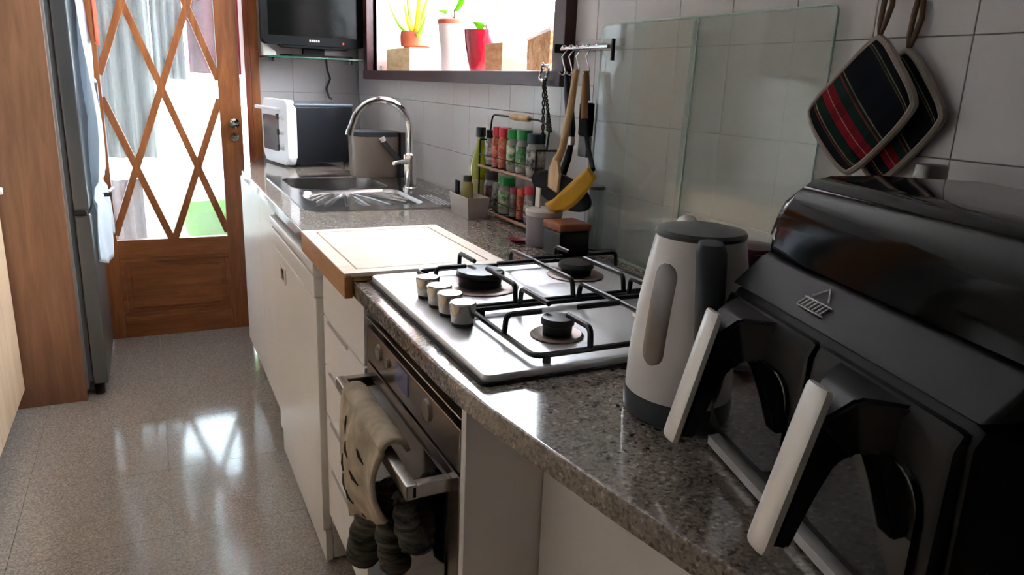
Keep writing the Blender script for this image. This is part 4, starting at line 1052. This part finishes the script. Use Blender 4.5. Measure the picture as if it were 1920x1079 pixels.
# red pot
t = thing('red_pot', 'glossy red tapered plant pot on the window sill', 'plant pot', (1.11, 2.575, SZ)); PC = (1.11, 2.575, SZ)
lathe(bm := B(), [(0, 0), (.040, 0), (.042, .003), (.052, .05), (.062, .10), (.066, .150), (.062, .150), (.058, .12), (0, .12)], PC, 32); obj('pot', bm, POTR, t)
lathe(bm := B(), [(0, .13), (.06, .13), (0, .134)], PC, 20); obj('soil', bm, SOIL, t)
t = thing('succulent', 'low succulent with a pointed green leaf and dry twig in the red pot', 'plant', (1.11, 2.575, SZ+.13))
solid(obj('leaf', flatleaf((1.10, 2.60, SZ+.132), (1.09, 2.62, SZ+.178), .03), LEAF, t), .003)
solid(obj('leaf', flatleaf((1.11, 2.58, SZ+.132), (1.10, 2.55, SZ+.165), .02), LEAF, t), .003)
obj('twig', tube(B(), [(1.10, 2.53, SZ+.132), (1.10, 2.515, SZ+.18), (1.095, 2.53, SZ+.205)], [.003, .002, .001], 6), STEM, t)
# crenellated wooden boxes
def crate(name, x0, x1, y0, y1, h, m, label, zig):
    t = thing(name, label, 'box', ((x0+x1)/2, (y0+y1)/2, SZ))
    obj('box', opentub(x0, x1, y0, y1, SZ, SZ+h, .006, 0), m, t, smooth=False)
    for k in range(zig):
        w_ = (x1-x0-.02)/zig; a = x0+.01+k*w_
        bm = B(); prism(bm, [(a, SZ+.005), (a+w_, SZ+.005), (a+w_, SZ+h-.002), (a+w_/2, SZ+h+.014), (a, SZ+h-.002)], XZ, y0+.007, y0+.009); obj('liner_point', bm, PAPER, t, smooth=False)
    bm = B(); box(bm, x0+.007, x1-.007, y0+.011, y1-.007, SZ+.01, SZ+h-.01); obj('soil', bm, SOIL, t, smooth=False)
    return t
crate('small_wooden_box', 1.065, 1.150, 2.305, 2.445, .098, BOXW2, 'small brown wooden box with pointed paper liner beside the red pot', 3)
t = thing('striped_wooden_box', 'tilted striped wooden box with white paper top at the near end of the sill', 'box', (1.11, 2.04, SZ))
bm = B(); prism(bm, [(1.985, SZ), (2.125, SZ), (2.128, SZ+.098), (1.98, SZ+.122)], YZ, 1.065, 1.15, .002); obj('box', bm, BOXW3, t)
bm = B(); prism(bm, [(1.979, SZ+.1215), (2.129, SZ+.0975), (2.129, SZ+.106), (1.979, SZ+.131)], YZ, 1.063, 1.152, .001); obj('paper_top', bm, PAPER, t)
t = thing('house_ornament', 'little pale paper house with pointed roof on the striped box', 'ornament', (1.10, 2.03, SZ+.12))
bm = B(); prism(bm, [(2.00, SZ+.1285), (2.045, SZ+.1215), (2.045, SZ+.145), (2.022, SZ+.17), (2.00, SZ+.145)], YZ, 1.09, 1.13); obj('house', bm, PAPER, t, smooth=False)
for k in range(4):
    bm = B(); box(bm, 1.03, 1.036, 3.585+k*.008, 3.589+k*.008, SZ, SZ+.03)
    c_ = obj('plant_tag', bm, PAPER, smooth=False); tag(c_, 'white plant tag in the window sill corner, ' + ('nearest the wooden planter', 'second from the wooden planter', 'third from the wooden planter', 'against the far reveal')[k], 'tag', 'white tags in the sill corner')

# ================================================================== TV CORNER
t = thing('glass_shelf', 'dark green glass shelf across the corner under the television', 'shelf', (.75, 3.8, 1.35))
obj('shelf_glass', panelbox(.518, .996, 3.66, 3.90, 1.345, 1.353, .001), GSHELF, t)
obj('bracket', panelbox(.56, .575, 3.80, 3.903, 1.33, 1.345, .001), CHROME, t); obj('bracket', panelbox(.93, .945, 3.80, 3.903, 1.33, 1.345, .001), CHROME, t)
tv = thing('television', 'black flat television standing on the glass shelf', 'television', (.75, 3.76, 1.353))
obj('stand', prism(B(), rrect(.60, .93, 3.70, 3.85, .04), XY, 1.354, 1.364, .002), TVB, tv)
obj('neck', panelbox(.70, .80, 3.76, 3.79, 1.362, 1.42, .003), TVB, tv)
obj('casing', prism(B(), rrect(.508, .985, 1.405, 1.72, .02), XZ, 3.715, 3.765, .006), TVB, tv)
obj('screen', panelbox(.540, .955, 3.7135, 3.717, 1.445, 1.695, .0008), TVS, tv)
obj('speaker_bar', prism(B(), [(.60, 1.392), (.90, 1.392), (.92, 1.404), (.58, 1.404)], XZ, 3.72, 3.76, .002), TVB, tv)
bm = B()
for k in range(5): box(bm, .722+k*.010, .729+k*.010, 3.7125, 3.7165, 1.422, 1.432)
obj('logo', bm, mat('logo_tv', '#9a9890', .4), tv, smooth=False)
bm = B(); box(bm, .878, .884, 3.711, 3.7165, 1.416, 1.426); obj('standby_light', bm, mat('red_led', '#d8203a', .4, emit=1.0), tv, smooth=False)
t = thing('router', 'small white router box on the glass shelf left of the television stand', 'router', (.55, 3.8, 1.353))
obj('casing', prism(B(), [(.522, 1.354), (.585, 1.354), (.580, 1.378), (.545, 1.392), (.532, 1.44), (.522, 1.44)], XZ, 3.79, 3.85, .003), mat('router_white', '#cfcbc2', .4), t)
bm = B(); tube(bm, [(.83, 3.865, 1.345), (.835, 3.87, 1.30), (.85, 3.875, 1.26), (.83, 3.875, 1.21), (.825, 3.80, 1.172), (.82, 3.72, 1.166)], .005, 8)
c_ = obj('power_cable', bm, DGREY); tag(c_, 'grey cable hanging from the glass shelf behind the toaster oven', 'cable')

# ================================================================== TOASTER OVEN
TO = thing('toaster_oven', 'toaster oven with white front and black sides in the far counter corner', 'toaster oven', (.545, 3.335, CZ), math.radians(9))
# local: x depth (0 front..), y along the front (0 near .. .35 far)
TOBX = lambda a, b, t: Vector((t, a, b))
obj('housing', box(B(), .035, .30, .006, .345, .018, .262, .008), OVB, TO, local=True)
obj('top_cover', box(B(), .03, .303, .002, .349, .258, .274, .006), OVT, TO, local=True)
pl = rrect(0, .352, .008, .285, .035, 6)
fr = obj('front_frame', prism(B(), pl, TOBX, 0.0, .04, .012), TOW, TO, local=True, label='white rounded front')
obj('door_glass', prism(B(), rrect(.118, .33, .06, .215, .012), TOBX, -.004, .004, .002), mat('toaster_glass', '#5a5a60', .15), TO, local=True)
hb_ = obj('handle', tube(B(), arc_corner([(0, .10, .243), (-.032, .10, .247), (-.032, .335, .247), (0, .335, .243)], .01), .0085, 10), TOW, TO, local=True)
for z in (.215, .15, .085):
    k_ = obj('knob', lathe(B(), [(0, -.022), (.011, -.022), (.014, -.002), (.018, 0)], (.0, .06, z), 20, 'x'), TOW, TO, local=True)
    obj('pointer', box(B(), -.030, -.020, .048, .062, z-.012, z+.012, .001), DARKGAP, k_, local=True)
for (x, y) in ((.05, .03), (.05, .32), (.27, .03), (.27, .32)): obj('foot', lathe(B(), [(0, 0), (.010, 0), (.012, .02), (0, .02)], (x, y, 0), 12), DGREY, TO, local=True)

# bin beside it
bn = thing('compost_bin', 'taupe rounded countertop bin with dark rim before the toaster oven', 'bin', (.85, 3.02, CZ))
bm = B(); prev = None
for z, s in ((0, .90), (.006, .94), (.03, .96), (.10, .985), (.165, 1.0)):
    cur = [bm.verts.new((.834+(x-.834)*s, 3.02+(y-3.02)*s, CZ+z)) for x, y in rrect(.737, .930, 2.945, 3.11, .055, 8)]
    if prev:
        for i in range(len(cur)): bm.faces.new((prev[i], prev[(i+1) % len(cur)], cur[(i+1) % len(cur)], cur[i]))
    else: bm.faces.new(cur[::-1])
    prev = cur
bm.faces.new(prev); obj('body', bm, TAUPE, bn)
obj('rim', prism(B(), rrect(.734, .934, 2.942, 3.113, .055, 8), XY, CZ+.164, CZ+.182, .003), DGREY, bn, label='dark plastic rim')
obj('back_bracket', panelbox(.925, .945, 2.95, 3.0, CZ, CZ+.182, .003), DGREY, bn)
obj('handle', tube(B(), [(.845, 2.934, CZ+.155), (.875, 2.93, CZ+.115), (.93, 2.938, CZ+.06)], [.010, .009, .009], 10), DGREY, bn)
obj('handle_tip', tube(B(), [(.841, 2.934, CZ+.162), (.849, 2.933, CZ+.148)], .0115, 12), SILV, bn)

# ================================================================== LEFT SIDE
gp = obj('fridge_side_panel', panelbox(-.53, -.292, 3.15, 3.17, 0, 2.3, .002), WPANEL); tag(gp, 'tall orange-brown wooden panel beside the fridge', 'panel')
fr = thing('refrigerator', 'tall grey steel refrigerator seen edge-on beside the wooden panel', 'refrigerator', (-.5, 3.5, 0))
obj('body', panelbox(-.80, -.285, 3.19, 3.78, .03, 2.0, .004), FRSIDE, fr)
obj('gasket', panelbox(-.285, -.268, 3.195, 3.775, .06, 1.98, .002), GASK, fr)
obj('fridge_door', panelbox(-.268, -.215, 3.185, 3.78, .748, 1.99, .008), FRST, fr)
obj('freezer_door', panelbox(-.268, -.215, 3.185, 3.78, .05, .735, .008), FRST, fr)
obj('hinge', panelbox(-.262, -.225, 3.178, 3.20, .733, .750, .002), DARKGAP, fr)
obj('foot', tube(B(), [(-.25, 3.22, 0), (-.25, 3.22, .05)], .018, 12), DARKGAP, fr)
obj('foot', tube(B(), [(-.25, 3.74, 0), (-.25, 3.74, .05)], .018, 12), DARKGAP, fr)
obj('handle', tube(B(), arc_corner([(-.215, 3.745, .82), (-.180, 3.745, .83), (-.180, 3.745, 1.22), (-.215, 3.745, 1.23)], .015), .009, 10), CHROME, fr)
def bagfn(u, v):
    y = 3.27+.43*u; z = 1.62-1.08*v-.04*math.sin(u*6)*v
    x = -.212+.006+(.030+.022*math.sin(u*11+v*4)+.012*math.sin(u*25-v*9))*(.35+.65*v*(1.6-v))
    if v > .72 and v < .8: x -= .012
    return Vector((max(x, -.208), y, z))
b_ = obj('plastic_bag', grid_surf(B(), bagfn, 40, 50), BAG); solid(b_, .0015); tag(b_, 'crumpled white plastic bag hanging down the fridge front', 'bag')
bm = B(); grid_surf(bm, lambda u, v: Vector((-.150+.008*math.sin(u*9), 3.50+.14*u, 1.36+.22*v+.01*math.sin(u*5))), 8, 8)
b_ = obj('printed_bag', bm, BAGO); solid(b_, .0015); tag(b_, 'orange-red printed bag top sticking out behind the white bag', 'bag')
t = thing('clip', 'white and dark clip pinching the white plastic bag on the fridge', 'clip', (-.15, 3.53, .76))
obj('jaw', box(B(), -.185, -.150, 3.50, 3.512, .752, .768, .002), DARKGAP, t)
obj('spring', tube(B(), [(-.158, 3.506, .775), (-.140, 3.506, .79)], .006, 8), WHITE2, t)

lc = thing('base_cabinet', 'pale wood base cabinets along the left wall in the near foreground', 'cabinet', (-.8, 1.0, 0))
obj('carcass', panelbox(-1.09, -.512, -1.5, 3.13, .10, .85), LWOOD, lc, smooth=False)
ys = [-1.5, -.9, -.3, .3, .9, 1.5, 2.1, 2.62, 3.13]
for a, b in zip(ys, ys[1:]):
    d_ = obj('door', panelbox(-.51, -.49, a+.002, b-.002, .085, .85, .002), LWOOD, lc)
obj('knob', lathe(B(), [(0, .022), (.012, .022), (.014, .012), (.006, .006), (.006, 0)], (-.49, 3.10, .84), 16, 'x'), WHITE2, lc)
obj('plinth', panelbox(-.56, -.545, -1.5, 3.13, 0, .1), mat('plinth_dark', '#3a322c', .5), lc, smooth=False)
uc = thing('added_wall_cabinet', 'brown wooden wall cabinets added high on the left wall, only for reflections and bounced light', 'cabinet', (-.95, .8, 1.45))  # added unseen cabinets, darken reflections and bounced light
UCW = mat('grey_brown_wood', '#5e544d', .4)
obj('carcass', panelbox(-1.099, -.77, -1.5, 2.9, 1.42, 2.3), UCW, uc, smooth=False)
for a, b in zip(ys, ys[1:]):
    obj('door', panelbox(-.769, -.75, a+.002, min(b, 2.9)-.002, 1.42, 2.3, .002), UCW, uc)
lw = obj('worktop', panelbox(-1.1, -.486, -1.5, 3.145, .852, .885, .003), GRAN); tag(lw, 'granite worktop on the pale wood cabinets at the left edge', 'worktop')
